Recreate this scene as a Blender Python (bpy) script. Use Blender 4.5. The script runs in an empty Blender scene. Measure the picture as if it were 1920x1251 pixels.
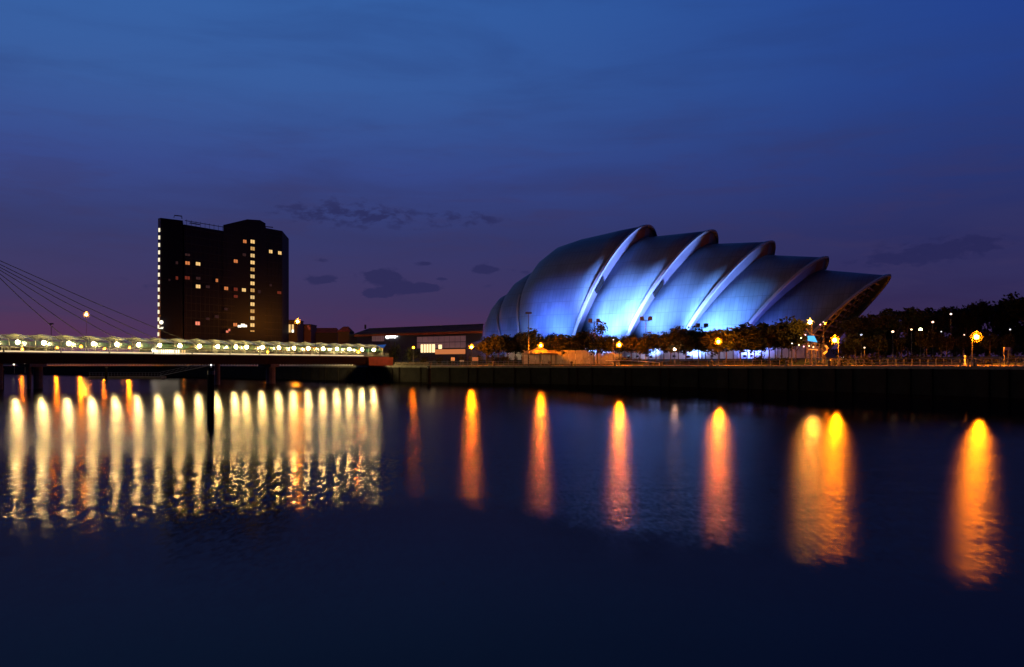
import bpy, bmesh, math, random
from mathutils import Vector, Matrix

S = bpy.context.scene
COL = S.collection
R = math.radians

# ------------------------------------------------------------------ camera
F, CX, HY, CH = 1663.0, 960.0, 685.0, 4.0       # focal length in photo pixels, centre column, horizon row, eye height
cd = bpy.data.cameras.new('camera'); cam = bpy.data.objects.new('camera', cd); COL.objects.link(cam)
cam.location = (0, 0, CH); cam.rotation_euler = (R(90), 0, 0)
cd.sensor_width = 36.0; cd.lens = 36.0 * F / 1920.0
cd.shift_y = (HY - 625.5) / 1920.0
cd.clip_start = 0.1; cd.clip_end = 9000
S.camera = cam

# ------------------------------------------------------------------ world (dusk sky)
W = bpy.data.worlds.new('World'); S.world = W; W.use_nodes = True
wt = W.node_tree; wt.nodes.clear()

class NT:
    """short hand for node trees"""
    def __init__(s, t): s.t = t
    def n(s, typ, **k):
        o = s.t.nodes.new(typ)
        for a, b in k.items(): setattr(o, a, b)
        return o
    def put(s, sock, v):
        if isinstance(v, bpy.types.NodeSocket): s.t.links.new(v, sock)
        elif v is not None: sock.default_value = v
    def m(s, op, a, b=None, c=None, clamp=False):
        o = s.n('ShaderNodeMath', operation=op); o.use_clamp = clamp
        for i, v in enumerate((a, b, c)):
            if v is not None: s.put(o.inputs[i], v)
        return o.outputs[0]
    def ramp(s, fac, stops, interp='LINEAR'):
        o = s.n('ShaderNodeValToRGB'); cr = o.color_ramp; cr.interpolation = interp
        while len(cr.elements) < len(stops): cr.elements.new(0.5)
        for e, (p, c) in zip(cr.elements, stops):
            e.position = p; e.color = (c[0], c[1], c[2], 1) if len(c) == 3 else c
        s.put(o.inputs[0], fac); return o.outputs[0]
    def mix(s, fac, a, b, mode='MIX'):
        o = s.n('ShaderNodeMix', data_type='RGBA', blend_type=mode)
        s.put(o.inputs[0], fac); s.put(o.inputs[6], a); s.put(o.inputs[7], b); return o.outputs[2]
    def noise(s, vec, scale, detail=3, rough=0.5, dist=0.0):
        o = s.n('ShaderNodeTexNoise'); s.put(o.inputs['Vector'], vec)
        o.inputs['Scale'].default_value = scale; o.inputs['Detail'].default_value = detail
        o.inputs['Roughness'].default_value = rough; o.inputs['Distortion'].default_value = dist
        return o.outputs['Fac']
    def comb(s, x, y, z):
        o = s.n('ShaderNodeCombineXYZ')
        for i, v in enumerate((x, y, z)): s.put(o.inputs[i], v)
        return o.outputs[0]
    def smooth(s, v, a, b):
        o = s.n('ShaderNodeMapRange', interpolation_type='SMOOTHSTEP'); s.put(o.inputs[0], v)
        o.inputs[1].default_value = a; o.inputs[2].default_value = b
        return o.outputs[0]

def srgb(r, g, b):
    f = lambda c: (c / 255 / 12.92) if c / 255 <= 0.04045 else ((c / 255 + 0.055) / 1.055) ** 2.4
    return (f(r), f(g), f(b))

w = NT(wt)
tc = w.n('ShaderNodeTexCoord'); sep = w.n('ShaderNodeSeparateXYZ'); wt.links.new(tc.outputs['Generated'], sep.inputs[0])
sx, sy, sz = sep.outputs
az = w.m('ARCTAN2', sx, sy)                       # 0 = straight ahead, + to the right
el = w.m('ARCSINE', sz)                           # elevation in radians
e01 = w.m('DIVIDE', w.m('MAXIMUM', el, 0.0), 1.5708)
q = lambda deg: deg / 90.0
left = w.ramp(e01, [(0, srgb(98, 50, 76)), (q(1.6), srgb(84, 47, 82)), (q(4), srgb(62, 50, 94)), (q(8), srgb(51, 56, 108)),
                    (q(12), srgb(54, 72, 138)), (q(17), srgb(55, 92, 158)), (q(23), srgb(52, 97, 166)), (q(50), srgb(26, 52, 112)), (1, srgb(14, 28, 74))])
right = w.ramp(e01, [(0, srgb(54, 34, 64)), (q(1.6), srgb(53, 36, 70)), (q(4), srgb(47, 40, 82)), (q(8), srgb(40, 44, 96)),
                     (q(12), srgb(36, 53, 116)), (q(17), srgb(34, 62, 136)), (q(23), srgb(32, 64, 142)), (q(50), srgb(18, 36, 92)), (1, srgb(14, 28, 74))])
side = w.m('COSINE', w.m('ADD', az, R(38)))          # 1 towards the afterglow on the left, falling off all the way round
sfac = w.smooth(side, 1.02, 0.30)
base = w.mix(sfac, left, right)
# thin high streaks of cloud
cv = w.comb(w.m('MULTIPLY', az, 1.6), w.m('MULTIPLY', el, 9.0), w.m('MULTIPLY', az, 0.3))
rot = w.n('ShaderNodeVectorRotate', rotation_type='Z_AXIS'); w.put(rot.inputs['Vector'], cv); rot.inputs['Angle'].default_value = R(14)
st = w.noise(rot.outputs[0], 2.2, 6, 0.55, 0.4)
base = w.mix(w.m('MULTIPLY', w.smooth(st, 0.40, 0.72), w.m('ADD', .34, w.m('MULTIPLY', w.smooth(el, 0.36, 0.12), 0.22))), base, w.mix(w.smooth(el, .1, .36), (*srgb(52, 50, 96), 1), (*srgb(38, 62, 122), 1)))
st2 = w.noise(rot.outputs[0], 5.5, 5, 0.6, 0.3)
base = w.mix(w.m('MULTIPLY', w.smooth(st2, 0.45, 0.7), w.m('MULTIPLY', w.smooth(el, 0.36, 0.05), 0.42)), base, (*srgb(58, 50, 92), 1))
# low dark clouds, each an ellipse of azimuth and elevation broken up by noise
cn = w.noise(w.comb(w.m('MULTIPLY', az, 1.0), w.m('MULTIPLY', el, 2.2), 0.0), 52.0, 6, 0.6, 0.15)
cover = None
def pa(px): return math.atan((px - CX) / F)
def pe(px, py): return math.atan((HY - py) / math.hypot(F, px - CX))
for px, py, rx, ry, d in [(600, 398, 130, 34, .42), (760, 408, 140, 26, .36), (905, 412, 70, 16, .35), (603, 525, 42, 12, .8), (715, 518, 46, 17, 1.1),
                          (708, 550, 38, 12, 1.1), (760, 540, 38, 13, 1.1), (806, 540, 28, 11, 1.1), (908, 505, 36, 12, .9), (800, 494, 26, 7, .55), (826, 524, 18, 7, .6),
                          (985, 508, 34, 9, .45), (930, 535, 60, 8, .3), (1760, 470, 120, 26, .5), (1660, 490, 90, 20, .4), (1830, 455, 60, 16, .35), (240, 535, 80, 14, .35),
                          (600, 487, 24, 9, .45), (640, 598, 90, 8, .25)]:
    rx, ry, d = (rx * .85, ry * .8, d * 1.15) if rx < 60 else (rx, ry, d)
    dx = w.m('DIVIDE', w.m('SUBTRACT', az, pa(px)), rx / F)
    dy = w.m('DIVIDE', w.m('SUBTRACT', el, pe(px, py)), ry / F)
    r2 = w.m('ADD', w.m('MULTIPLY', dx, dx), w.m('MULTIPLY', dy, dy))
    g = w.m('MULTIPLY', w.m('EXPONENT', w.m('MULTIPLY', r2, -1.15)), d)
    cover = g if cover is None else w.m('ADD', cover, g)
cl = w.smooth(w.m('ADD', cover, w.m('MULTIPLY', w.m('SUBTRACT', cn, 0.5), 1.9)), 0.26, 0.62)
cl = w.m('MULTIPLY', cl, w.m('MINIMUM', w.m('MULTIPLY', cover, 1.5), 0.74))
base = w.mix(cl, base, (*srgb(36, 37, 84), 1))
dusk = w.m('ADD', 0.32, w.m('MULTIPLY', w.smooth(sy, -0.75, 0.62), 0.68))      # the side away from the sunset is darker
base = w.mix(1.0, base, dusk, 'MULTIPLY')
base = w.mix(w.smooth(el, -0.002, -0.05), base, (0.002, 0.002, 0.004, 1))
nish = w.n('ShaderNodeTexSky', sky_type='NISHITA'); nish.sun_disc = False
nish.sun_elevation = R(-4); nish.sun_rotation = R(-60)
bg1 = w.n('ShaderNodeBackground'); w.put(bg1.inputs[0], base); bg1.inputs[1].default_value = 1.0
bg2 = w.n('ShaderNodeBackground'); w.put(bg2.inputs[0], nish.outputs[0]); bg2.inputs[1].default_value = 0.05
ad = w.n('ShaderNodeAddShader'); wt.links.new(bg1.outputs[0], ad.inputs[0]); wt.links.new(bg2.outputs[0], ad.inputs[1])
wo = w.n('ShaderNodeOutputWorld'); wt.links.new(ad.outputs[0], wo.inputs[0])

# the last of the daylight: a very weak sun, already down to the left
sd = bpy.data.lights.new('sun', 'SUN'); sd.energy = 0.004; sd.angle = R(10); sd.color = (1, .6, .5)
so = bpy.data.objects.new('sun', sd); COL.objects.link(so); so.rotation_euler = (R(86), 0, R(-60 + 180))

S.view_settings.view_transform = 'Standard'; S.view_settings.look = 'None'
S.view_settings.exposure = 0; S.view_settings.gamma = 1; S.view_settings.use_curve_mapping = False
S.render.engine = 'CYCLES'
cy = S.cycles
cy.use_denoising = True; cy.max_bounces = 6; cy.diffuse_bounces = 2; cy.glossy_bounces = 3; cy.transparent_max_bounces = 16
cy.transmission_bounces = 4; cy.caustics_reflective = False; cy.caustics_refractive = False
cy.sample_clamp_indirect = 2.0; cy.use_light_tree = True; cy.blur_glossy = 0.5

# ------------------------------------------------------------------ materials
MATS = {}
def mat(name, col, rough=0.7, metal=0.0, emit=None, es=0.0, var=0.0, vscale=1.0, bump=0.0, bscale=5.0, spec=0.5):
    if name in MATS: return MATS[name]
    m = bpy.data.materials.new(name); m.use_nodes = True; t = NT(m.node_tree); b = m.node_tree.nodes['Principled BSDF']
    b.inputs['Base Color'].default_value = (*col, 1); b.inputs['Roughness'].default_value = rough; b.inputs['Metallic'].default_value = metal
    b.inputs['Specular IOR Level'].default_value = spec
    if var or bump:
        c = t.n('ShaderNodeTexCoord').outputs['Object']
        if var:
            n_ = t.noise(c, vscale, 5, 0.6)
            dk = tuple(x * (1 - var) for x in col) + (1,); lt = tuple(min(1, x * (1 + var)) for x in col) + (1,)
            t.put(b.inputs['Base Color'], t.ramp(n_, [(0.3, dk), (0.7, lt)]))
        if bump:
            bn = t.n('ShaderNodeBump'); bn.inputs['Strength'].default_value = bump; bn.inputs['Distance'].default_value = 0.05
            t.put(bn.inputs['Height'], t.noise(c, bscale, 4)); t.put(b.inputs['Normal'], bn.outputs[0])
    if emit:
        b.inputs['Emission Color'].default_value = (*emit, 1); b.inputs['Emission Strength'].default_value = es
    MATS[name] = m; return m

def emis(name, col, s):
    if name in MATS: return MATS[name]
    m = bpy.data.materials.new(name); m.use_nodes = True; t = NT(m.node_tree); m.node_tree.nodes.clear()
    e = t.n('ShaderNodeEmission'); e.inputs[0].default_value = (*col, 1); e.inputs[1].default_value = s
    o = t.n('ShaderNodeOutputMaterial'); m.node_tree.links.new(e.outputs[0], o.inputs[0]); MATS[name] = m; return m

def glassy(name, col, clear=0.6, trans=0.25, rough=0.2):
    """sheet glass / acrylic: lets light through, scatters some of it"""
    m = bpy.data.materials.new(name); m.use_nodes = True; t = NT(m.node_tree); m.node_tree.nodes.clear()
    L = m.node_tree.links
    tr = t.n('ShaderNodeBsdfTransparent'); tr.inputs[0].default_value = (*[0.6 + 0.4 * c for c in col], 1)
    tl = t.n('ShaderNodeBsdfTranslucent'); tl.inputs[0].default_value = (*col, 1)
    df = t.n('ShaderNodeBsdfDiffuse'); df.inputs[0].default_value = (*col, 1)
    gl = t.n('ShaderNodeBsdfGlossy'); gl.inputs['Roughness'].default_value = rough; gl.inputs[0].default_value = (.8, .8, .8, 1)
    a = t.n('ShaderNodeMixShader'); a.inputs[0].default_value = 0.4; L.new(tl.outputs[0], a.inputs[1]); L.new(df.outputs[0], a.inputs[2])
    b = t.n('ShaderNodeMixShader'); b.inputs[0].default_value = clear; L.new(a.outputs[0], b.inputs[1]); L.new(tr.outputs[0], b.inputs[2])
    fr = t.n('ShaderNodeFresnel'); fr.inputs[0].default_value = 1.3
    c = t.n('ShaderNodeMixShader'); L.new(fr.outputs[0], c.inputs[0]); L.new(b.outputs[0], c.inputs[1]); L.new(gl.outputs[0], c.inputs[2])
    o = t.n('ShaderNodeOutputMaterial'); L.new(c.outputs[0], o.inputs[0]); MATS[name] = m; return m

ORANGE = (1.0, 0.205, 0.0012); WARM = (1.0, 0.72, 0.26); BLUE = (0.08, 0.19, 1.0)
M_dark = mat('dark_steel', (.04, .04, .045), .5, .5)
M_steel = mat('painted_steel', (.14, .14, .145), .5, .2, var=.15, vscale=2)
M_white = mat('white_paint', (.7, .7, .72), .5)
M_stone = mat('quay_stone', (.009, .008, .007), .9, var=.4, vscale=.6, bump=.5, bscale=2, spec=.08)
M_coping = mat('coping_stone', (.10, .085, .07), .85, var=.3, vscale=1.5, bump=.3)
M_pave = mat('paving', (.13, .12, .11), .9, var=.25, vscale=.5, bump=.2)
M_grass = mat('grass', (.035, .05, .018), 1.0, var=.4, vscale=.4, bump=.6, bscale=3, spec=.1)
M_bark = mat('bark', (.07, .05, .035), .95, var=.3, vscale=4)
M_timber = mat('wet_timber', (.009, .007, .006), .9, var=.4, vscale=2, bump=.4, spec=.05)
M_mirror = mat('mirror_glass_facade', (.010, .011, .020), .6, 0.0, spec=.12)
M_mull = mat('facade_mullion', (.010, .010, .013), .5, spec=.3)
M_teal = glassy('teal_acrylic', (.012, .045, .034), .84, .2)
M_roofg = glassy('frosted_acrylic', (.035, .036, .022), .6, .4)
M_glz = glassy('tinted_glass', (.06, .07, .10), .4, .2)

# ------------------------------------------------------------------ mesh helpers
class MB:
    def __init__(s): s.v = []; s.f = []
    def add(s, vs, fs):
        k = len(s.v); s.v += [tuple(p) for p in vs]; s.f += [tuple(i + k for i in f) for f in fs]; return s
    def box(s, x0, x1, y0, y1, z0, z1, fn=None):
        vs = [(x, y, z) for z in (z0, z1) for x, y in ((x0, y0), (x1, y0), (x1, y1), (x0, y1))]
        if fn: vs = [fn(*p) for p in vs]
        return s.add(vs, [(0, 3, 2, 1), (4, 5, 6, 7), (0, 1, 5, 4), (1, 2, 6, 5), (2, 3, 7, 6), (3, 0, 4, 7)])
    def tube(s, pts, r0, r1=None, n=6):
        r1 = r0 if r1 is None else r1; pts = [Vector(p) for p in pts]; rings = []
        for i, p in enumerate(pts):
            d = (pts[min(i + 1, len(pts) - 1)] - pts[max(i - 1, 0)]).normalized()
            a = d.cross(Vector((0, 0, 1)) if abs(d.z) < .9 else Vector((1, 0, 0))).normalized(); b = d.cross(a)
            r = r0 + (r1 - r0) * i / (len(pts) - 1)
            rings.append([p + a * r * math.cos(2 * math.pi * j / n) + b * r * math.sin(2 * math.pi * j / n) for j in range(n)])
        fs = []
        for i in range(len(rings) - 1):
            for j in range(n): fs.append((i * n + j, i * n + (j + 1) % n, (i + 1) * n + (j + 1) % n, (i + 1) * n + j))
        fs.append(tuple(range(n))[::-1]); fs.append(tuple((len(rings) - 1) * n + j for j in range(n)))
        return s.add([v for r in rings for v in r], fs)
    def ball(s, c, r, rz=None, n=10, m=6):
        rz = r if rz is None else rz; vs = []; fs = []
        for i in range(1, m):
            a = math.pi * i / m
            for j in range(n): vs.append((c[0] + r * math.sin(a) * math.cos(2 * math.pi * j / n), c[1] + r * math.sin(a) * math.sin(2 * math.pi * j / n), c[2] + rz * math.cos(a)))
        t = len(vs); vs.append((c[0], c[1], c[2] + rz)); vs.append((c[0], c[1], c[2] - rz))
        for i in range(m - 2):
            for j in range(n): fs.append((i * n + j, (i + 1) * n + j, (i + 1) * n + (j + 1) % n, i * n + (j + 1) % n))
        for j in range(n): fs.append((t, j, (j + 1) % n)); fs.append((t + 1, (m - 2) * n + (j + 1) % n, (m - 2) * n + j))
        return s.add(vs, fs)
    def prism(s, poly, z0, z1):
        n = len(poly); z1s = z1 if isinstance(z1, (list, tuple)) else [z1] * n
        vs = [(x, y, z0) for x, y in poly] + [(p[0], p[1], zz) for p, zz in zip(poly, z1s)]
        return s.add(vs, [tuple(range(n))[::-1], tuple(range(n, 2 * n))] + [(i, (i + 1) % n, (i + 1) % n + n, i + n) for i in range(n)])
    def grid(s, rows, close=False):
        m = len(rows[0]); vs = [p for r in rows for p in r]
        return s.add(vs, [(i * m + j, (i + 1) * m + j, (i + 1) * m + j + 1, i * m + j + 1) for i in range(len(rows) - 1) for j in range(m - 1)])
    def mesh(s, name, m, smooth=False):
        me = bpy.data.meshes.new(name); me.from_pydata([tuple(v) for v in s.v], [], s.f); me.materials.append(m)
        if smooth: me.shade_smooth()
        me.update(); return me

def link(name, me, parent=None, label=None, cat=None, group=None, kind=None, loc=None):
    o = bpy.data.objects.new(name, me); COL.objects.link(o)
    if parent: o.parent = parent
    if loc is not None: o.location = loc
    for k, v in (('label', label), ('category', cat), ('group', group), ('kind', kind)):
        if v: o[k] = v
    return o
def obj(name, mb, m, parent=None, smooth=False, **k): return link(name, mb.mesh(name, m, smooth), parent, **k)
def thing(name, label, cat, loc=(0, 0, 0), group=None): return link(name, None, None, label, cat, group, None, loc)

def P(px, py, Y): return Vector(((px - CX) / F * Y, Y, CH + (HY - py) / F * Y))   # a pixel measured at a known distance
def X(px, Y): return (px - CX) / F * Y
def Z(py, Y): return CH + (HY - py) / F * Y

# ------------------------------------------------------------------ quay line and ground
QP = [(-2600, 2900), (-900, 1090), (-420, 600), (-232, 415), (-113, 309), (-60, 250), (-35, 222), (-12, 204), (6, 190), (20, 177), (36.5, 158), (48, 137), (59, 113), (66, 93), (74, 60), (84, 10), (100, -60), (160, -300)]
def quayY(px):
    """distance at which the sight line of a column crosses the quay edge"""
    k = (px - CX) / F
    for (x0, y0), (x1, y1) in zip(QP, QP[1:]):
        a = x0 - k * y0; b = x1 - k * y1
        if a <= 0 <= b or b <= 0 <= a:
            t = a / (a - b); return y0 + (y1 - y0) * t
    return 150
def quayN(i):
    a = Vector(QP[max(i - 1, 0)]); b = Vector(QP[min(i + 1, len(QP) - 1)]); d = (b - a).normalized(); return Vector((-d.y, d.x))
INL = Vector((0.62, 0.785))
def off(i, d): p = Vector(QP[i]) + INL * d; return p
QZ = 3.72
def ground_z(x, y):
    best = 1e9
    for (x0, y0), (x1, y1) in zip(QP, QP[1:]):
        dx, dy = x1 - x0, y1 - y0; t = max(0, min(1, ((x - x0) * dx + (y - y0) * dy) / (dx * dx + dy * dy)))
        best = min(best, math.hypot(x - x0 - t * dx, y - y0 - t * dy))
    for (d0, z0), (d1, z1) in zip(PROF, PROF[1:]):
        if best <= d1: return z0 + (z1 - z0) * (best - d0) / (d1 - d0)
    return PROF[-1][1]
PROF = [(0, QZ), (7, 3.95), (9, 4.1), (16, 4.9), (26, 5.4), (60, 5.4), (4000, 5.4)]

water = MB().add([(-6000, -400, 0), (6000, -400, 0), (6000, 6000, 0), (-6000, 6000, 0)], [(0, 1, 2, 3)])
rng = random.Random(4)
strip = lambda ds: MB().grid([[(*off(i, d), PROFZ(d)) for d in ds] for i in range(len(QP))])
def PROFZ(d):
    d *= 0.93
    for (d0, z0), (d1, z1) in zip(PROF, PROF[1:]):
        if d <= d1: return z0 + (z1 - z0) * (d - d0) / (d1 - d0)
    return PROF[-1][1]
obj('promenade', strip([0.0, 4, 8.5]), M_pave, kind='structure')
obj('ground', strip([8.5, 10.5, 17, 28, 60, 400, 6000]), M_grass, kind='structure')
wl = MB()
wl.grid([[(*QP[i], -3), (*QP[i], QZ)] for i in range(len(QP))])
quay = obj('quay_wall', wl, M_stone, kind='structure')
# coping stones, one by one along the part of the edge that is in view
def along(P0, P1): d = Vector(P1) - Vector(P0); return d.normalized(), d.length
cop = MB()
nstone = 0
for i in range(5, 14):
    d, L = along(QP[i], QP[i + 1]); k = int(L / 1.5); n = Vector((-d.y, d.x))
    for j in range(k):
        a = Vector(QP[i]) + d * (j * L / k + .02); b = Vector(QP[i]) + d * ((j + 1) * L / k - .02); h = rng.uniform(0, .02)
        q4 = [a - n * -.12 * -1, b - n * .12, b + n * .6, a + n * .6]; q4[0] = a - n * .12
        cop.prism([tuple(p) for p in q4], QZ - .25, QZ + .16 + h)
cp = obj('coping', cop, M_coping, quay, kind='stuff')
# vertical fender piles against the wall
fend = MB().box(-.16, .16, -.2, .0, -3, 3.5).mesh('fender_pile', M_timber)
for i in range(5, 13):
    d, L = along(QP[i], QP[i + 1])
    for j in range(int(L / 4.5)):
        p = Vector(QP[i]) + d * (j * 4.5 + 2 + rng.uniform(-1.6, 1.6)); o = link('fender_pile', fend, quay, loc=(p.x, p.y, 0)); o.rotation_euler.z = math.atan2(d.y, d.x) + 0.0

# ------------------------------------------------------------------ water
def water_mat():
    m = bpy.data.materials.new('river_water'); m.use_nodes = True; t = NT(m.node_tree); m.node_tree.nodes.clear(); L = m.node_tree.links
    g = t.n('ShaderNodeNewGeometry'); sp = t.n('ShaderNodeSeparateXYZ'); L.new(g.outputs['Position'], sp.inputs[0])
    x, y = sp.outputs[0], sp.outputs[1]; pos = g.outputs['Position']
    e1 = t.m('SUBTRACT', 25.2, t.m('MULTIPLY', x, 1.02)); e2 = t.m('ADD', 28.5, t.m('MULTIPLY', x, 0.50))
    edge = t.m('SMOOTH_MIN', e1, e2, 3.0)
    wob = t.m('MULTIPLY', t.m('SUBTRACT', t.noise(t.comb(t.m('MULTIPLY', x, 1.2), t.m('MULTIPLY', y, 0.35), 0), 1.6, 6, .7), .5), 9.0)
    dist = t.m('ADD', t.m('SUBTRACT', y, edge), wob)
    mask = t.smooth(dist, -3.0, 2.4)                                  # 1 = wind-ruffled river, 0 = calmer water by the near bank
    # the ruffled water is choppiest upstream on the left
    chop = t.m('MULTIPLY', t.smooth(x, -2.0, -6.0), t.m('MULTIPLY', t.smooth(y, 46, 34), t.smooth(y, 12, 23)))
    farl = t.m('ADD', t.m('SMOOTH_MIN', 94.0, t.m('SUBTRACT', 104.0, t.m('MULTIPLY', x, 1.0)), 30.0), t.m('MULTIPLY', t.m('SUBTRACT', t.noise(t.comb(t.m('MULTIPLY', x, 1.0), t.m('MULTIPLY', y, .5), 0), .07, 4, .6), .5), 26.0))
    shelter = t.smooth(t.m('SUBTRACT', y, farl), 14.0, -44.0)         # sheltered, glassier water under the far bank
    lx = t.m('SUBTRACT', 1.0, t.smooth(x, -14.0, 0.0)); rx = t.smooth(x, 0.0, 20.0)
    full = t.m('ADD', .245, t.m('SUBTRACT', t.m('MULTIPLY', rx, .022), t.m('MULTIPLY', lx, -.012)))
    amt = t.m('MULTIPLY', mask, shelter)
    rough = t.m('ADD', t.m('MULTIPLY', full, amt), t.m('MULTIPLY', t.m('SUBTRACT', 1.0, amt), t.m('SUBTRACT', t.m('ADD', .165, t.m('MULTIPLY', mask, .03)), t.m('MULTIPLY', t.m('MULTIPLY', rx, mask), .085))))
    rough = t.m('SUBTRACT', rough, t.m('MULTIPLY', t.m('MULTIPLY', chop, mask), 0.10))
    aniso = t.m('SUBTRACT', 0.0, t.m('ADD', t.m('MULTIPLY', t.m('ADD', t.m('MULTIPLY', lx, .10), t.m('MULTIPLY', rx, .34)), amt), t.m('MULTIPLY', t.m('SUBTRACT', 1.0, amt), .30)))
    # wavelet slopes, given directly: nearly all of them face up or down stream of the view across the river
    def slope(vx, vy, sc, det):
        o = t.n('ShaderNodeTexNoise'); t.put(o.inputs['Vector'], t.comb(t.m('MULTIPLY', x, vx), t.m('MULTIPLY', y, vy), 0)); o.inputs['Scale'].default_value = sc; o.inputs['Detail'].default_value = det
        v = t.n('ShaderNodeSeparateColor'); L.new(o.outputs['Color'], v.inputs[0]); return t.m('SUBTRACT', v.outputs[0], .5), t.m('SUBTRACT', v.outputs[1], .5)
    fx, fy = slope(1.0, .34, 9.0, 2); mx_, my_ = slope(.30, 1.0, 1.1, 3)
    near = t.smooth(y, 70, 22)
    ripple = t.smooth(t.noise(t.comb(t.m('MULTIPLY', x, .6), t.m('MULTIPLY', y, .2), 0), .8, 3), .42, .62)
    calm = t.m('ADD', .18, t.m('MULTIPLY', mask, .82))
    ax = t.m('ADD', .006, t.m('MULTIPLY', chop, t.m('MULTIPLY', calm, .07))); ay = t.m('MULTIPLY', calm, t.m('ADD', t.m('MULTIPLY', near, .11), t.m('MULTIPLY', chop, .26)))
    nx = t.m('ADD', t.m('MULTIPLY', fx, ax), t.m('MULTIPLY', mx_, t.m('MULTIPLY', near, .010)))
    ny = t.m('ADD', t.m('MULTIPLY', fy, ay), t.m('MULTIPLY', my_, t.m('MULTIPLY', calm, t.m('ADD', .014, t.m('MULTIPLY', near, .035)))))
    nrm = t.n('ShaderNodeVectorMath', operation='NORMALIZE'); L.new(t.comb(nx, ny, 1.0), nrm.inputs[0])
    gl = t.n('ShaderNodeBsdfAnisotropic', distribution='BECKMANN'); gl.inputs['Color'].default_value = (.42, .38, .37, 1)
    t.put(gl.inputs['Roughness'], rough); L.new(nrm.outputs[0], gl.inputs['Normal'])
    t.put(gl.inputs['Anisotropy'], aniso); L.new(t.comb(1.0, 0.0, 0.0), gl.inputs['Tangent'])
    df = t.n('ShaderNodeBsdfDiffuse'); df.inputs[0].default_value = (.004, .007, .012, 1)
    fr = t.n('ShaderNodeFresnel'); fr.inputs[0].default_value = 1.33
    mx = t.n('ShaderNodeMixShader'); L.new(fr.outputs[0], mx.inputs[0]); L.new(df.outputs[0], mx.inputs[1]); L.new(gl.outputs[0], mx.inputs[2])
    o = t.n('ShaderNodeOutputMaterial'); L.new(mx.outputs[0], o.inputs[0]); return m
obj('water', water, water_mat(), kind='structure')

# ------------------------------------------------------------------ the domed hall of nested shells
C0 = Vector((36.8, 240.0)); U = Vector((.875, -.484)); V = Vector((-.484, -.875))      # origin, axis, near side
ZB = 6.2
def A(s, v, z): p = C0 + U * s + V * v; return Vector((p.x, p.y, z))
def arch(sb, sa, wd, top, n=48, pz=.86, pv=.92, lean=1.2, v0=-1.0, v1=1.0, grow=0.0):
    """points of a raked arch: base at sb, apex at sa, half width wd, apex height top"""
    out = []; H = top - ZB
    for i in range(n + 1):
        th = math.pi / 2 * (v1 + (v0 - v1) * i / n)
        c, sn = max(0, math.cos(math.pi / 2 * (abs(th) / (math.pi / 2)) ** .86)), math.sin(th)
        zz = c ** pz; vv = math.copysign(abs(sn) ** pv, sn)
        out.append((sb + (sa - sb) * zz ** lean, vv * (wd + grow), ZB + zz * (H + grow)))
    return out
def shell_mat():
    m = bpy.data.materials.new('aluminium_cladding'); m.use_nodes = True; t = NT(m.node_tree); b = m.node_tree.nodes['Principled BSDF']
    g = t.n('ShaderNodeTexCoord'); sp = t.n('ShaderNodeSeparateXYZ'); m.node_tree.links.new(g.outputs['Object'], sp.inputs[0])
    s = t.m('ADD', t.m('MULTIPLY', sp.outputs[0], .875), t.m('MULTIPLY', sp.outputs[1], -.484))
    seam = t.m('ABSOLUTE', t.m('SUBTRACT', t.m('FRACT', t.m('MULTIPLY', s, 1 / 1.1)), .5))
    hs = t.m('ABSOLUTE', t.m('SUBTRACT', t.m('FRACT', t.m('MULTIPLY', sp.outputs[2], 1 / 3.4)), .5))
    line = t.m('MAXIMUM', t.smooth(seam, .43, .48), t.smooth(hs, .47, .49))
    cell = t.noise(t.comb(t.m('FLOOR', t.m('MULTIPLY', s, 1 / 1.1)), t.m('FLOOR', t.m('MULTIPLY', sp.outputs[2], 1 / 3.4)), 0), 3.7, 1)
    n_ = t.noise(g.outputs['Object'], .35, 4)
    v = t.m('ADD', t.m('MULTIPLY', cell, .10), t.m('ADD', t.m('MULTIPLY', n_, .08), .10)); v = t.m('MULTIPLY', v, t.m('SUBTRACT', 1, t.m('MULTIPLY', line, .32)))
    cc = t.n('ShaderNodeCombineColor'); t.put(cc.inputs[0], t.m('MULTIPLY', v, .48)); t.put(cc.inputs[1], t.m('MULTIPLY', v, .74)); t.put(cc.inputs[2], t.m('MULTIPLY', v, 1.04))
    t.put(b.inputs['Base Color'], cc.outputs[0]); b.inputs['Metallic'].default_value = .25
    t.put(b.inputs['Roughness'], t.m('ADD', .42, t.m('MULTIPLY', cell, .2)))
    return m
M_shell = shell_mat()
M_rim = mat('rim_panel', (.19, .20, .25), .5, var=.08, vscale=.5)
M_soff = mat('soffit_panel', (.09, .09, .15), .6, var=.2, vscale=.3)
M_warmlit = mat('warm_light_panel', (.14, .06, .03), .7, var=.3, vscale=.6)  # warm light under the apex, put into the panel colour
hall = thing('shell_auditorium', 'huge blue-lit concert hall of overlapping silver shells beyond the trees', 'concert hall')
def shell(sections, name='shell'):
    rows = [[A(*p) for p in arch(*s_)] for s_ in sections]
    mb = MB().grid(rows)
    o = obj(name, mb, M_shell, hall, smooth=True)
    sol = o.modifiers.new('thickness', 'SOLIDIFY'); sol.thickness = .3; sol.offset = 0
    return o
def rim(sb, sa, wd, top, fwd=.8, d=.3, lean=1.2, flip=1):
    a = arch(sb, sa, wd, top, 48, lean=lean, grow=.42); b = arch(sb, sa, wd, top, 48, lean=lean, grow=.42 - d * 1.6)
    rows = []
    for p, q_ in zip(a, b):
        rows.append([A(*p), A(p[0] + fwd, p[1], p[2]), A(q_[0] + fwd, q_[1], q_[2]), A(*q_), A(*p)])
    return obj('rim', MB().grid(rows), M_rim, hall)
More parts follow.
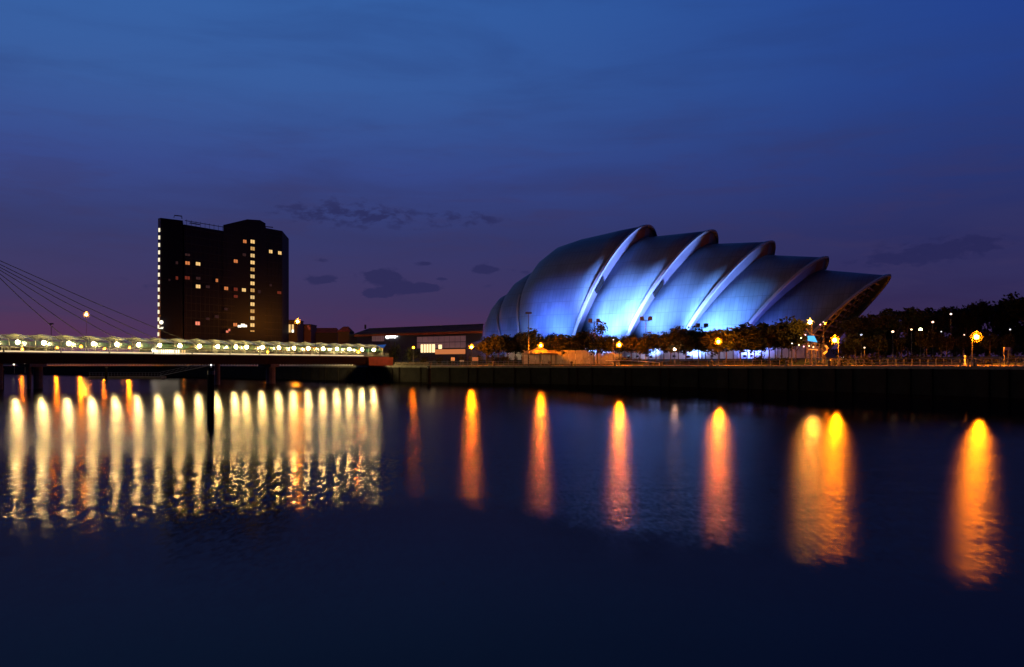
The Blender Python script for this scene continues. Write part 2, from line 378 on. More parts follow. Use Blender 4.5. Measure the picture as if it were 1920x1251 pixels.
#            sb     sa    wd    top
FR = {'C': (-12.6, 0.0, 24.0, 41.5), 'D': (.9, 17.6, 23.0, 38.9), 'E': (14.5, 32.7, 22.0, 35.0), 'F': (27.4, 45.8, 20.5, 30.3), 'G': (42.2, 60.0, 18.5, 25.2)}
BK = {'D': (-14.5, -2.2, 19.0, 38.3), 'E': (-.8, 15.4, 18.2, 35.5), 'F': (12.8, 30.4, 17.3, 31.9), 'G': (25.4, 43.3, 15.9, 27.6)}
shell([FR['C'], (-16, -6, 24, 40.9), (-18, -10, 23.8, 40.3), (-21, -18, 23.3, 39.2), (-23.4, -24.7, 22.6, 37.6), (-25.0, -29.4, 21.8, 34.6), (-26.2, -32.2, 21.0, 31.4), (-27, -34.0, 20.2, 27.6)])
shell([(-26.2, -30.5, 17.6, 31.4), (-29, -34.5, 17.4, 30.6), (-32, -38.8, 16.8, 28.3), (-34, -41.4, 16.0, 25.4), (-34.8, -43.2, 15.2, 21.6)])
shell([(-34, -41, 13.2, 25.6), (-36.5, -44.6, 13.0, 24.0), (-39.5, -47, 12.2, 21.4), (-42, -49.0, 11.2, 17.4), (-42.8, -50.2, 10.4, 12.6)])
for k in 'DEFG':
    f, b = FR[k], BK[k]
    shell([tuple(f[i] + (b[i] - f[i]) * t for i in range(4)) for t in (0, .33, .66, 1)])
for k in 'CDEFG': rim(*FR[k])
rim(-27.1, -34.1, 20.2, 27.6, fwd=-.6, d=.3); rim(-34.9, -43.3, 15.2, 21.6, fwd=-.5, d=.3)
rim(-42.9, -50.3, 10.4, 12.6, fwd=-.3, d=.2)
for k, nx in zip('CDEF', 'DEFG'):
    f, b = FR[k], BK[nx]
    t = 0.1
    o_ = arch(*f, 48, grow=-.3); i_ = arch(f[0] - .3, f[1] - .6, b[2] + .3, b[3] - .2, 48)
    mid = [(p[0] * .45 + r_[0] * .55, p[1] * .45 + r_[1] * .55, p[2] * .45 + r_[2] * .55) for p, r_ in zip(o_, i_)]
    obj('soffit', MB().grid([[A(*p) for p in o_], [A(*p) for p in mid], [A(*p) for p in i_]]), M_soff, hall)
    # gable strip above the next shell, its rust tint standing in for warm light
    for a_, b_ in ((20, 23), (25, 28)):
        g_ = MB()
        rows = [[A(o_[j][0] + .12, o_[j][1] * .98, o_[j][2] - .25) for j in range(a_, b_ + 1)], [A(i_[j][0] + .12, i_[j][1], i_[j][2] + .1) for j in range(a_, b_ + 1)]]
        g_.grid(rows)
        obj('gable_panel', g_, M_warmlit, hall)
# dark hatch openings in the soffits of the two tallest shells
for k, nx, j0 in (('C', 'D', 8), ('D', 'E', 8)):
    f, b = FR[k], BK[nx]; o_ = arch(*f, 48, grow=-.5); i_ = arch(f[0] - .3, f[1] - .6, b[2] + .3, b[3] - .2, 48); hb = MB()
    c = [Vector(A(*[o_[j][m_] * (1 - t) + i_[j][m_] * t for m_ in range(3)])) + Vector((U.x, U.y, 0)) * .3 for j, t in ((j0, .3), (j0, .8), (j0 + 2, .8), (j0 + 2, .3))]
    e = Vector((-U.x, -U.y, 0)) * .6
    hb.add(c + [p + e for p in c], [(0, 1, 2, 3), (7, 6, 5, 4), (0, 4, 5, 1), (1, 5, 6, 2), (2, 6, 7, 3), (3, 7, 4, 0)])
    obj('hatch', hb, mat('hatch_void', (.008, .008, .01), .9, spec=.1), hall)
# back end: small glazed link
obj('rear_link', MB().prism([tuple(A(s_, v_, 0).xy) for s_, v_ in ((-43, 8), (-54, 6), (-54, -6), (-43, -8))], 5, [12.5, 10.2, 10.2, 12.5]), M_soff, hall)
# glazed front under the last shell, with its horizontal louvres
def front_in(sb, sa, wd, top, back):
    return arch(sb - back, sa - back, wd, top, 30, grow=-.5)
fi = front_in(*FR['G'], 2.2)
cen = [A(p[0], 0, p[2]) for p in fi]
obj('front_glazing', MB().grid([[A(*p) for p in fi], cen]), M_glz, hall)
zs = [7.5 + i * 1.25 for i in range(14)]
M_louv = mat('louvre', (.55, .42, .32), .6)
for zz in zs:
    k = (zz - ZB) / (25.2 - ZB - .5)
    if k >= .97: continue
    th = math.acos(min(1, k ** (1 / .92))); vv = math.sin(th) ** .92 * 18.0; ss = 42.2 - 1.2 + 17.8 * k ** 1.2
    obj('louvre', MB().box(ss - .8, ss - .1, -vv, vv, zz - .14, zz + .14, lambda a, b, c: A(a, b, c)), M_louv, hall)
for vv in (-9, -3, 3, 9):
    k0 = (1 - (abs(vv) / 18.5) ** 2) ** .5
    obj('front_column', MB().tube([A(41.5, vv, 5), A(42.2 + 17.8 * k0 - 2.6, vv, ZB + k0 * 18)], .22), M_dark, hall)
# plinth wall under the shells, pale render panels divided by real joints
M_plinth = mat('pale_render', (.55, .53, .55), .7, var=.15, vscale=.4)
pl = MB(); nb = 0
for i in range(26):
    s0 = -30 + i * 3.0
    wv = 24.9 - max(0, (s0 + 5) / 50) * 4.6 if s0 > -14 else 23.6
    o = obj('plinth_panel', MB().box(s0 + .04, s0 + 2.96, wv, wv + .35, 4.6, 8.3 + .0, lambda a, b, c: A(a, b, c)), M_plinth, hall)
obj('plinth', MB().prism([tuple(A(s_, v_, 0).xy) for s_, v_ in ((-30, 23.5), (46, 19.4), (46, -19), (-30, -23))], 4.6, 8.15), M_soff, hall)

# floodlights washing the shells
M_flens = emis('flood_lens', (.55, .75, 1.0), 14)
def flood(s, v, tz, ts, tv, power, size=60, col=BLUE, lab='', z=None, blend=1.0):
    p = A(s, v, 0); gz = ground_z(p.x, p.y) if z is None else z
    t = thing('floodlight', lab, 'floodlight', (p.x, p.y, gz), 'blue floodlights at the foot of the shells')
    src = Vector((0, 0, .75)); tg = A(ts, tv, tz) - Vector((p.x, p.y, gz)); d = (tg - src).normalized()
    qt = d.to_track_quat('-Z', 'Y')
    fn = lambda a, b, c: tuple(src + qt @ Vector((a, b, c)))
    obj('housing', MB().box(-.3, .3, -.22, .22, .06, .4, fn), M_dark, t)
    obj('bracket', MB().box(-.38, -.33, -.05, .05, 0, .8).box(.33, .38, -.05, .05, 0, .8).box(-.38, .38, -.2, .2, 0, .05), M_dark, t)
    obj('lens', MB().box(-.27, .27, -.19, .19, .03, .055, fn), M_flens, t)
    ld = bpy.data.lights.new('flood_beam', 'SPOT'); ld.energy = power; ld.color = col; ld.spot_size = R(size); ld.spot_blend = blend; ld.shadow_soft_size = 1.6
    lo = bpy.data.objects.new('flood_beam', ld); COL.objects.link(lo); lo.parent = t; lo.location = src + d * .02; lo.rotation_euler = qt.to_euler()
KW = 3700
CY = (.19, .36, 1.0)
flood(-31, 24, 16, -30, 14, 4 * KW, 70, BLUE, 'blue floodlight at the foot of the small rear shells, leftmost of all')
flood(-38, 20, 12, -38, 13, 3 * KW, 80, BLUE, 'floodlight at the foot of the middle rear shell')
flood(-46, 15, 10, -44.5, 9, 2 * KW, 80, BLUE, 'floodlight at the foot of the smallest rear shell')
flood(-24, 27, 13, -24.5, 21, 9 * KW, 60, CY, 'floodlight left of the kiosk washing the tallest shell near its rear rim')
flood(-19, 33, 30, -17, 18, 40 * KW, 74, BLUE, 'narrow-beam floodlight behind the kiosk aimed high on the tallest shell')
flood(-15, 31, 20, -12.5, 24, 20 * KW, 84, CY, 'floodlight by the kiosk at the base of the tallest shell')
flood(-4.5, 27.5, 14, -4, 21, 11 * KW, 80, CY, 'floodlight washing the second shell from the left side of its foot')
flood(-2.4, 25.5, 10, -1.4, 22.5, 4 * KW, 90, CY, 'floodlight close against the foot of the second big rim')
flood(-3, 33, 26, -1, 18, 140 * KW, 70, (.24, .40, 1), 'long-throw floodlight aimed high on the second shell')
flood(10.5, 26.5, 13, 9.6, 20.5, 10 * KW, 84, CY, 'floodlight at the foot of the third big rim')
flood(7, 32, 26, 9, 17.5, 130 * KW, 70, (.24, .40, 1), 'long-throw floodlight aimed high on the third shell')
flood(20, 27, 13, 21, 18, 12 * KW, 88, CY, 'floodlight washing the foot of the fourth shell')
flood(21, 31, 22, 25, 15.5, 100 * KW, 70, (.25, .45, 1), 'long-throw floodlight aimed high on the fourth shell')
flood(33, 27, 12, 34, 17, 11 * KW, 90, (.14, .24, 1), 'dim floodlight at the foot of the last shell beside the beacon mast')
for k_, s_ in enumerate((-2, 8, 17, 26, 35)):
    flood(s_, 28.5, 7, s_ + 1, 23, (.16 if k_ else .08) * KW, 130, (.75, .62, 1), 'small lilac washer light on the plinth wall, %s from the left' % ('first', 'second', 'third', 'fourth', 'fifth')[k_])
for s_, top in ((17, 36), (32, 32)):
    flood(s_ + 14, -26, top, s_, -8, 60 * KW, 40, CY, 'floodlight behind the hall lighting the far side of shell rim number %s' % ('two' if s_ == 17 else 'three'))

# ------------------------------------------------------------------ hotel tower
hotel = thing('hotel_tower', 'tall dark mirror-glass hotel slab with a lit stair column and scattered lit rooms', 'hotel')
def ppoly(l): return [(X(px, y), y) for px, y in l]
H0 = Vector((X(345, 340), 340.0)); HD = Vector((.506, .863)).normalized(); HN = Vector((HD.y, -HD.x))       # main facade line, outward normal
def fac_t(px):
    k = (px - CX) / F; return (k * H0.y - H0.x) / (HD.x - k * HD.y)
def fpt(t, out=0.0): return H0 + HD * t + HN * out
tE = fac_t(528)
E1 = fpt(0); E2 = fpt(tE)
obj('main_block', MB().prism([tuple(E1), tuple(E2), (X(541, 398), 398), (X(541, 425), 425), (X(400, 420), 420), (X(315, 372), 372)], 5, 58.0), M_mirror, hotel)
t1, t2 = fac_t(497), fac_t(528.5)
obj('right_wing', MB().prism([tuple(fpt(t1 - .4, .25)), tuple(fpt(t2, .25)), (X(541.5, 397), 397), (X(541.5, 420), 420), (X(500, 420), 420)], 5.02, [62.2, 62.2, 60.6, 60.6, 62.2]), M_mirror, hotel)
a0, a1 = fac_t(418), fac_t(497)
am = fac_t(462)
obj('lift_tower', MB().prism([tuple(fpt(a0, .2)), tuple(fpt(am, .5)), tuple(fpt(fac_t(486), .5)), tuple(fpt(a1, .3)), tuple(fpt(a1, -5)), tuple(fpt(a0 + 3.2, -3))], 5.04,
    [Z(422, fpt(a0).y), Z(411.5, fpt(am).y), Z(413, fpt(fac_t(486)).y), Z(419, fpt(a1).y), 64, 60]), M_mirror, hotel)
obj('stair_tower', MB().prism([(X(301, 338), 338.0), (X(346, 341), 339.2), (X(344, 352), 352), (X(300, 372), 372), (X(296.2, 352), 352)], 5.06,
    [Z(408.5, 338), Z(415, 341), 60, 60, Z(410, 352)]), M_mirror, hotel)
# roof plant and rails
obj('roof_rail', MB().tube([P(326, 408, 342), P(327, 404, 342), P(341, 405.5, 343), P(341, 410, 343)], .22), M_dark, hotel)
obj('roof_rail', MB().tube([P(356, 420, 350), P(356, 418, 350), P(375, 421.5, 352)], .2), M_dark, hotel)
obj('roof_rail', MB().tube([P(498, 427, 385), P(498, 425, 385), P(512, 426.5, 386)], .2), M_dark, hotel)
# facade grid: fins and floor bands standing proud of the glass (joined, far too many to name)
fg = MB()
fl0, fh = 8.0, 2.86
def fbox(ta, tb, z0, z1, o0, o1): return [tuple((*fpt(t, o), z)) for z in (z0, z1) for t, o in ((ta, o1), (tb, o1), (tb, o0), (ta, o0))]
BF = [(0, 3, 2, 1), (4, 5, 6, 7), (0, 1, 5, 4), (1, 2, 6, 5), (2, 3, 7, 6), (3, 0, 4, 7)]
for i in range(19): fg.add(fbox(.2, tE - .2, fl0 + i * fh - .12, fl0 + i * fh + .12, .252, .34), BF)
tt = 1.0
while tt < tE - .5:
    fg.add(fbox(tt - .06, tt + .06, 8, 60, .252, .32), BF); tt += 2.2
obj('facade_grid', fg, M_mull, hotel, kind='stuff')
def em_win(name, col, s): return emis(name, col, s)
W_b = emis('window_light_bright', srgb(255, 205, 130), 1.01); W_b2 = emis('window_light_bright_two', srgb(255, 210, 140), 0.78); W_b3 = emis('window_light_bright_three', srgb(250, 190, 110), 0.62)
W_s = emis('stair_light', srgb(255, 240, 205), 1.15); W_m = emis('window_light_amber', srgb(240, 140, 80), .75); W_d = emis('window_light_dim', srgb(170, 70, 50), .38)
W_v = emis('window_light_faint', srgb(95, 60, 60), .30); W_p = emis('window_light_pink', srgb(255, 140, 110), 1.0); W_w = emis('window_light_white', srgb(255, 246, 220), 2.2)
def hwin(px, py, wpx, hpx, m, out=.5):
    t = fac_t(px); y = fpt(t).y; s_ = F * (HD.x * H0.y - HD.y * H0.x) / y ** 2; hw = wpx / s_ / 2; z = Z(py, y); hh = hpx * y / F / 2
    fr = obj('window', MB().add(fbox(t - hw - .12, t + hw + .12, z - hh - .12, z + hh + .12, out - .15, out), BF), M_mull, hotel)
    for q0, q1 in ((-hw, -.08), (.08, hw)):
        obj('pane', MB().add(fbox(t + q0, t + q1, z - hh, z + hh, out + .003, out + .03), BF), m, fr)
for px, py, wp, hp, m in [(350, 493.5, 8, 6, W_m), (369.7, 495, 8, 6, W_b), (330, 521.5, 4, 6, W_d), (349.6, 521.3, 9, 6, W_d), (370, 522, 8, 5, W_v), (369.8, 537.3, 8, 6.5, W_b), (388, 538, 7, 5, W_v),
        (405, 526, 4, 6, W_m), (422, 541, 7, 6, W_m), (440, 542.7, 7, 6, W_d), (440, 556, 7, 5, W_d), (455.3, 544, 7, 6, W_b), (457, 453, 6, 6, W_m), (456, 478, 6, 5, W_v), (440, 490, 7, 6, W_m),
        (506, 472, 6, 6, W_b), (523, 474.6, 6, 6, W_b), (522, 549, 7, 5, W_d), (369, 606.5, 8, 6.5, W_p), (439, 609, 7, 6, W_m), (484, 547, 5, 6, W_v), (350, 478, 9, 4, W_v), (422, 580, 6, 4, W_v),
        (330, 493, 4, 5, W_v), (506, 535, 4, 4, W_v), (316, 525, 3, 3, W_v), (388, 598, 6, 4, W_v), (405, 594, 7, 5, W_v)]:
    hwin(px, py, wp, hp, m, .62 if px < 497 and px > 418 else .5)
M_rand = None
for k in range(14):
    hwin(471.2 - k * .03, 453.5 + k * 13.02 if k < 13 else 621, 7.4, 6.4 if k < 13 else 2.5, (W_b, W_b2, W_b3)[(k * 5) % 3], .75)
# lit slot windows on the end face of the stair tower
for k in range(15):
    py = 431 + k * 13.95; y = 337.6
    a = P(298.6 - k * .12, py, y)
    o = obj('slot_window', MB().box(-.30, .30, -.1, .12, -.80, .62), W_s, hotel); o.location = a
# round lit emblem and sign strip low on the stair tower, entrance canopy lights
o = obj('round_sign', MB().ball((0, 0, 0), .75, n=14, m=8), W_w, hotel); o.location = P(302.5, 604.5, 336.8); o.scale = (1, .25, 1)
o = obj('sign_strip', MB().box(-.7, .7, -.1, .1, -.12, .12).box(-.2, .9, -.1, .1, .35, .5), W_w, hotel); o.location = P(302, 616, 336.8)
for k, (px, py, wp, hp) in enumerate([(446, 612, 6, 4), (452.5, 610.5, 7, 6), (458, 611.5, 4, 4), (423, 622, 4, 4), (427, 619, 3, 4)]): hwin(px, py, wp, hp, W_w if k < 3 else W_p, .9)
# lower entrance building with a row of bright windows
ent = thing('entrance_pavilion', 'low hotel entrance pavilion with a row of bright windows seen above the footbridge deck', 'pavilion')
ey = 318
obj('wall', MB().box(X(262, ey), X(372, ey), ey, ey + 9, 5, Z(653, ey)), M_dark, ent)
obj('roof', MB().box(X(260, ey), X(374, ey), ey - .8, ey + 10, Z(653, ey) + .003, Z(651, ey)), M_steel, ent)
for k in range(14):
    px = 290 + k * 4.1 + (3 if k > 11 else 0)
    o = obj('window', MB().box(-.28, .28, -.12, -.003, -.85, .85), W_w if k < 12 else W_b, ent); o.location = (X(px, ey), ey, Z(660.5, ey))
o = obj('round_sign', MB().ball((0, 0, 0), .9, n=12, m=8), W_w, ent); o.location = (X(290.5, ey), ey - .9, Z(656.5, ey)); o.scale = (1, .3, 1)

# ------------------------------------------------------------------ exhibition hall on the left of the shells
exh = thing('exhibition_hall', 'long low exhibition hall with rust-lit sloping roof and glazed wall between hotel and shells', 'exhibition hall')
M_rroof = mat('rust_lit_roof', (.34, .10, .05), 1.0, var=.3, vscale=.3, spec=.05)  # red-brown raised to stand in for street-lamp light on the hall roof
M_navy = mat('navy_cladding', (.03, .03, .055), .6)
def line_y(px, p0, y0, p1, y1): return y0 + (y1 - y0) * (px - p0) / (p1 - p0)
ya, yb = 300.0, 268.0
ra = [(X(664, ya), ya, Z(627, ya)), (X(905, yb), yb, Z(620, yb)), (X(903, yb), yb + 14, Z(608.5, yb + 14)), (X(680, ya), ya + 14, Z(617, ya + 14))]
rb_ = [Vector(p) + Vector((0, 0, -.8)) for p in ra]
obj('roof', MB().add(ra + rb_, [(0, 1, 2, 3), (7, 6, 5, 4), (0, 4, 5, 1), (1, 5, 6, 2), (2, 6, 7, 3), (3, 7, 4, 0)]), M_rroof, exh)
obj('roof_edge', MB().tube([ra[3], ra[2]], .28).tube([ra[0], ra[3]], .25).tube([ra[0], ra[1]], .15), M_coping, exh)
obj('wall', MB().prism([(X(670, 301), 301), (X(904, 269), 269), (X(904, 283), 283), (X(684, 314), 314)], 5, [Z(628, 301), Z(621.5, 269), Z(614, 283), Z(621, 314)]), M_navy, exh)
def wallpt(px, out): # point on the hall's front wall
    p0 = Vector((X(670, 301), 301)); p1 = Vector((X(904, 269), 269)); d = (p1 - p0).normalized(); k = (px - CX) / F
    t = (k * p0.y - p0.x) / (d.x - k * d.y); n = Vector((d.y, -d.x)); return p0 + d * t + n * out
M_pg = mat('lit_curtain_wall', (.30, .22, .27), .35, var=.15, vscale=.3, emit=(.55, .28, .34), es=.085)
def wbox(pa_, pb_, z0, z1, o0, o1):
    return [(*wallpt(px, o), z) for z in (z0, z1) for px, o in ((pa_, o1), (pb_, o1), (pb_, o0), (pa_, o0))]
W_in = emis('interior_light', srgb(255, 220, 160), 1.6); W_wallglow = emis('wall_glow_orange', srgb(255, 150, 90), .55)  # the low orange one paints lamp light on the wall
cols = [782 + i * 10.2 for i in range(10)]
for i in range(9):
    for j in range(2):
        z1 = Z(631 + j * 11.5, 280); z0 = Z(641.5 + j * 11.5, 280)
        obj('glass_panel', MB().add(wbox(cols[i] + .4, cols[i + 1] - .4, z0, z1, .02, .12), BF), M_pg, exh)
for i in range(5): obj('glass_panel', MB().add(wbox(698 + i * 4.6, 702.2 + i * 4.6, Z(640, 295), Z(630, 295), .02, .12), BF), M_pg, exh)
ent_w = obj('entrance', MB().add(wbox(790, 816, Z(661, 280), Z(645.5, 280), .14, .3), BF), W_in, exh)
for i in range(4): obj('mullion', MB().add(wbox(794.8 + i * 5.2, 795.6 + i * 5.2, Z(661, 280), Z(645.5, 280), .305, .4), BF), M_dark, ent_w)
obj('lit_wall_strip', MB().add(wbox(817, 873, Z(664, 275), Z(655, 275), .14, .3), BF), W_wallglow, exh)  # orange-lit stretch of wall, its light given as emission
obj('gallery_light', MB().add(wbox(823, 829, Z(654, 275), Z(646, 275), .14, .25), BF), W_in, exh)
obj('flue', MB().tube([P(685, 617, 312), P(685, 609, 312)], .35), M_dark, exh)
# lit emblem and word on the wall: an emblem disc followed by letter blocks, as blurred as in the photograph
sg = thing('wall_sign', 'small white lit sign with round emblem on the exhibition hall wall above the dark bushes', 'sign')
W_sign = emis('sign_light', (1, 1, .95), 3.0)
for nm, px0, px1, py0, py1 in [('emblem', 725.8, 730.6, 628.4, 636), ('letter', 731.2, 734.0, 629.6, 634.2), ('letter', 734.5, 737.3, 629.6, 634.2), ('letter', 737.8, 740.4, 629.6, 634.2), ('letter', 740.9, 743.4, 629.6, 634.6), ('underline', 744.2, 747.4, 630.6, 632.2)]:
    if nm == 'emblem':
        c_ = wallpt(728.2, .5); o = obj('emblem', MB().ball((0, 0, 0), .62, n=14, m=8), W_sign, sg); o.location = (c_.x, c_.y, Z(632.2, 293)); o.scale = (1, .3, 1.0)
    else: obj(nm, MB().add(wbox(px0, px1, Z(py1, 292), Z(py0, 292), .35, .5), BF), W_sign, sg)

# low far buildings between hotel and exhibition hall
M_far = mat('far_building', (.06, .04, .04), .8)
def block(px0, px1, py, Y, lab, depth=12, m=M_far, roof='flat', wins=()):
    t = thing('far_building', lab, 'building', (X((px0 + px1) / 2, Y), Y, 0)); ox = X((px0 + px1) / 2, Y); h = Z(py, Y)
    obj('wall', MB().box(X(px0, Y) - ox, X(px1, Y) - ox, 0, depth, 5, h), m, t)
    if roof == 'gable':
        a, b = X(px0, Y) - ox, X(px1, Y) - ox
        obj('roof', MB().add([(a - .4, -.4, h), (b + .4, -.4, h), (b + .4, depth, h), (a - .4, depth, h), (a + 1.5, depth / 2, h + 2.6), (b - 1.5, depth / 2, h + 2.6)], [(0, 1, 5, 4), (1, 2, 5), (2, 3, 4, 5), (3, 0, 4), (3, 2, 1, 0)]), M_rroof, t)
    else: obj('parapet', MB().box(X(px0, Y) - ox - .2, X(px1, Y) - ox + .2, -.2, depth + .2, h + .003, h + .5), M_dark, t)
    for (wx, wy, m_) in wins: obj('window', MB().box(-.45, .45, -.1, -.003, -.6, .6), m_, t, loc=(X(wx, Y) - ox, 0, Z(wy, Y)))
    return t
block(534, 557, 602, 400, 'small block with two columns of lit windows beside the right foot of the hotel', wins=[(543, 611, W_b), (543, 616, W_b), (543, 621, W_b), (549, 611, W_b), (549, 616, W_b), (549, 621, W_w), (537, 614, W_d), (539, 612, W_m)])
block(560, 583, 610, 420, 'stepped red-lit block directly right of the tall orange lamp', m=mat('red_lit_wall', (.16, .06, .05), .8), wins=[(578, 612, W_d), (580, 616, W_d)])  # red light on this block is put into its wall colour
block(576, 632, 624, 430, 'long low dark shed roof between the orange lamp and the exhibition hall', roof='gable')
block(633, 655, 622, 410, 'small gabled block touching the left end of the exhibition hall', roof='gable')
block(655, 700, 630, 330, 'low flat store in front of the left end of the exhibition hall')
block(-120, 90, 652, 520, 'low dark riverside shed far left behind the footbridge')

# ------------------------------------------------------------------ footbridge
bridge = thing('footbridge', 'long covered cable-stayed footbridge with glowing glass canopy crossing the river on the left', 'footbridge')
BO = Vector((-83.5, 149.0)); BD = Vector((.556, .831)); BN = Vector((.831, -.556))
def B(t, c, z): p = BO + BD * t + BN * c; return (p.x, p.y, z)
def bt(px): k = (px - CX) / F; return (k * BO.y - BO.x) / (BD.x - k * BD.y)
lamp_px = [28, 77, 124, 170, 214, 255, 294, 332, 369, 403, 437, 457, 487, 518, 546, 573, 601, 627, 650, 674, 696]
LT = [bt(p) for p in lamp_px]; LT = [LT[0] - 4.25 * k for k in range(12, 0, -1)] + LT
tL, tR = LT[0] - 2.2, bt(702)
M_gird = mat('girder_paint', (.022, .017, .016), .8, var=.2, vscale=.5, spec=.08)
M_frame = mat('canopy_frame', (.05, .05, .045), .5, .3)
tt = tL
NSEG = 9
gs = [tL + (bt(676) - tL) * i / NSEG for i in range(NSEG + 1)]
def sect(c0, c1, z0, z1, cb=None):
    return None
for i in range(NSEG):
    mb = MB(); a, b = gs[i] + .04, gs[i + 1] - .04
    mb.add([B(t, c, z) for t in (a, b) for c, z in ((-2.3, 5.98), (-1.5, 4.25), (1.6, 4.25), (2.4, 5.98))], [(3, 2, 1, 0), (4, 5, 6, 7), (0, 1, 5, 4), (1, 2, 6, 5), (2, 3, 7, 6), (3, 0, 4, 7)])
    obj('girder', mb, M_gird, bridge)
M_abut = mat('orange_lit_abutment', (.20, .08, .035), .75, var=.25, vscale=.8, bump=.2)  # orange lamp light on the bridge end, painted into the colour
mb = MB().add([B(t, c, z) for t in (bt(676) + .05, bt(722)) for c, z in ((-2.6, 5.98), (-2.6, 3.9), (2.7, 3.9), (2.7, 5.98))], [(3, 2, 1, 0), (4, 5, 6, 7), (0, 1, 5, 4), (1, 2, 6, 5), (2, 3, 7, 6), (3, 0, 4, 7)])
obj('abutment', mb, M_abut, bridge)
obj('deck', MB().add([B(t, c, z) for t in (tL, bt(716)) for c, z in ((-2.45, 6.15), (-2.45, 5.99), (2.5, 5.99), (2.5, 6.15))], [(3, 2, 1, 0), (4, 5, 6, 7), (0, 1, 5, 4), (1, 2, 6, 5), (2, 3, 7, 6), (3, 0, 4, 7)]), M_pave, bridge)
M_strip = emis('deck_edge_light', srgb(255, 225, 175), .95)
edges = [p for p in (-8, 99, 190, 273, 345, 416, 472, 531, 585, 636, 668)]
ee = [LT[0] - 1 + 8.5 * k for k in range(0, 6)]
eb = [bt(p) for p in edges]
eb = [eb[0] - 8.6 * k for k in range(5, 0, -1)] + eb
for a, b in zip(eb, eb[1:]):
    obj('edge_light', MB().add([B(t, c, z) for t in (a + .18, b - .18) for c, z in ((2.51, 6.42), (2.51, 6.2), (2.6, 6.2), (2.6, 6.42))], [(3, 2, 1, 0), (4, 5, 6, 7), (0, 1, 5, 4), (1, 2, 6, 5), (2, 3, 7, 6), (3, 0, 4, 7)]), M_strip, bridge)
obj('handrail', MB().tube([B(tL, 2.35, 7.1), B(bt(716), 2.35, 7.1)], .04).tube([B(tL, -2.3, 7.1), B(bt(716), -2.3, 7.1)], .04), M_frame, bridge)
bal = MB(); tt = tL
while tt < bt(716):
    for c in (2.35, -2.3): bal.box(0, 1, 0, 1, 0, 1, lambda a, b, z: B(tt + a * .03, c + b * .03, 6.16 + z * .94))
    tt += .45
obj('balusters', bal, M_frame, bridge, kind='stuff')
def q6(a, b): return [(3, 2, 1, 0), (4, 5, 6, 7), (0, 1, 5, 4), (1, 2, 6, 5), (2, 3, 7, 6), (3, 0, 4, 7)]
M_lamp = emis('bridge_lamp_glow', WARM, 1350.0)
mids = [LT[0] - 2.1] + [(a + b) / 2 for a, b in zip(LT, LT[1:])] + [LT[-1] + 1.6]
for t0 in mids:
    obj('rib', MB().tube([B(t0, -2.35, 6.16), B(t0, -2.35, 8.25), B(t0, 0, 9.1), B(t0, 2.35, 8.25), B(t0, 2.35, 6.16)], .07, n=5), M_frame, bridge)
for i, t0 in enumerate(LT):
    a, b = mids[i] + .05, mids[i + 1] - .05
    # two roof slopes peaked over the lamp, and the side light
    for sgn in (1, -1):
        mb = MB().add([B(a, 2.5 * sgn, 8.2), B(t0, 2.62 * sgn, 8.42), B(b, 2.5 * sgn, 8.2), B(b, 0.02 * sgn, 9.05), B(t0, 0.02 * sgn, 9.35), B(a, 0.02 * sgn, 9.05)], [(0, 1, 4, 5), (1, 2, 3, 4)])
        obj('roof_panel', mb, M_roofg, bridge)
        mb = MB().add([B(a, 2.4 * sgn, 7.25), B(b, 2.4 * sgn, 7.25), B(b, 2.4 * sgn, 8.15), B(a, 2.4 * sgn, 8.15)], [(0, 1, 2, 3)])
        obj('side_panel', mb, M_teal, bridge)
    lp = obj('lamp', MB().ball(B(t0, .9, 7.85), .30, n=10, m=7), M_lamp, bridge)
    obj('lamp_stem', MB().tube([B(t0, .9, 8.13), B(t0, .9, 8.75)], .03), M_frame, lp)
# canopy end hood
obj('end_hood', MB().add([B(mids[-1] + .1, 2.5, 8.2), B(mids[-1] + .1, 0, 9.05), B(mids[-1] + .1, -2.5, 8.2), B(mids[-1] + 4, 0, 9.3)], [(0, 1, 3), (1, 2, 3)]), M_roofg, bridge)
# piers
M_black = mat('black_cable', (.01, .01, .012), .9, spec=.1)
def pier(t, c, r, top=4.3, z0=-4): return MB().tube([B(t, c, z0), B(t, c, top)], r, n=10)
M_pier = mat('concrete_pier', (.07, .06, .055), .85, var=.3, vscale=.8)
for px, r in ((-4, .5), (51, .36), (68, .75), (404, .55), (504, 1.0), (-140, .9)):
    obj('pier', pier(bt(px), .6, r), M_pier, bridge)
obj('pier_crosshead', MB().add([B(t, c, z) for t in (bt(44), bt(76)) for c, z in ((-2, 4.24), (-2, 3.7), (2, 3.7), (2, 4.24))], q6(0, 0)), M_pier, bridge)
obj('pier_crosshead', MB().add([B(t, c, z) for t in (bt(496), bt(512)) for c, z in ((-2, 4.24), (-2, 3.6), (2, 3.6), (2, 4.24))], q6(0, 0)), M_pier, bridge)
# mast and stay cables
mt = bt(-24)
obj('mast', MB().tube([B(mt, -1.9, 4.3), B(mt, -.3, 22.4)], .32, .2, n=8).tube([B(mt, 1.9, 4.3), B(mt, .3, 22.4)], .32, .2, n=8).box(-.4, .4, -.5, .5, 21.3, 22.6, lambda a, b, z: B(mt + a, b, z)), M_dark, bridge)
for px, zt in ((118, 20.2), (160, 20.5), (215, 20.8), (258, 21.1), (292, 21.5), (345, 22.0)):
    te = bt(px)
    for k in range(1):
        a = Vector(B(mt, .15, zt)); b = Vector(B(te, .1, 9.05)); m_ = (a + b) / 2 - Vector((0, 0, .25))
        obj('cable', MB().tube([a, m_, b], .06, n=5), M_black, bridge)
for k in range(5):
    obj('cable', MB().tube([B(mt, .15, 20.4 + k * .4), B(mt - 14 - 5 * k, .1, 9.1)], .05, n=5), M_dark, bridge)

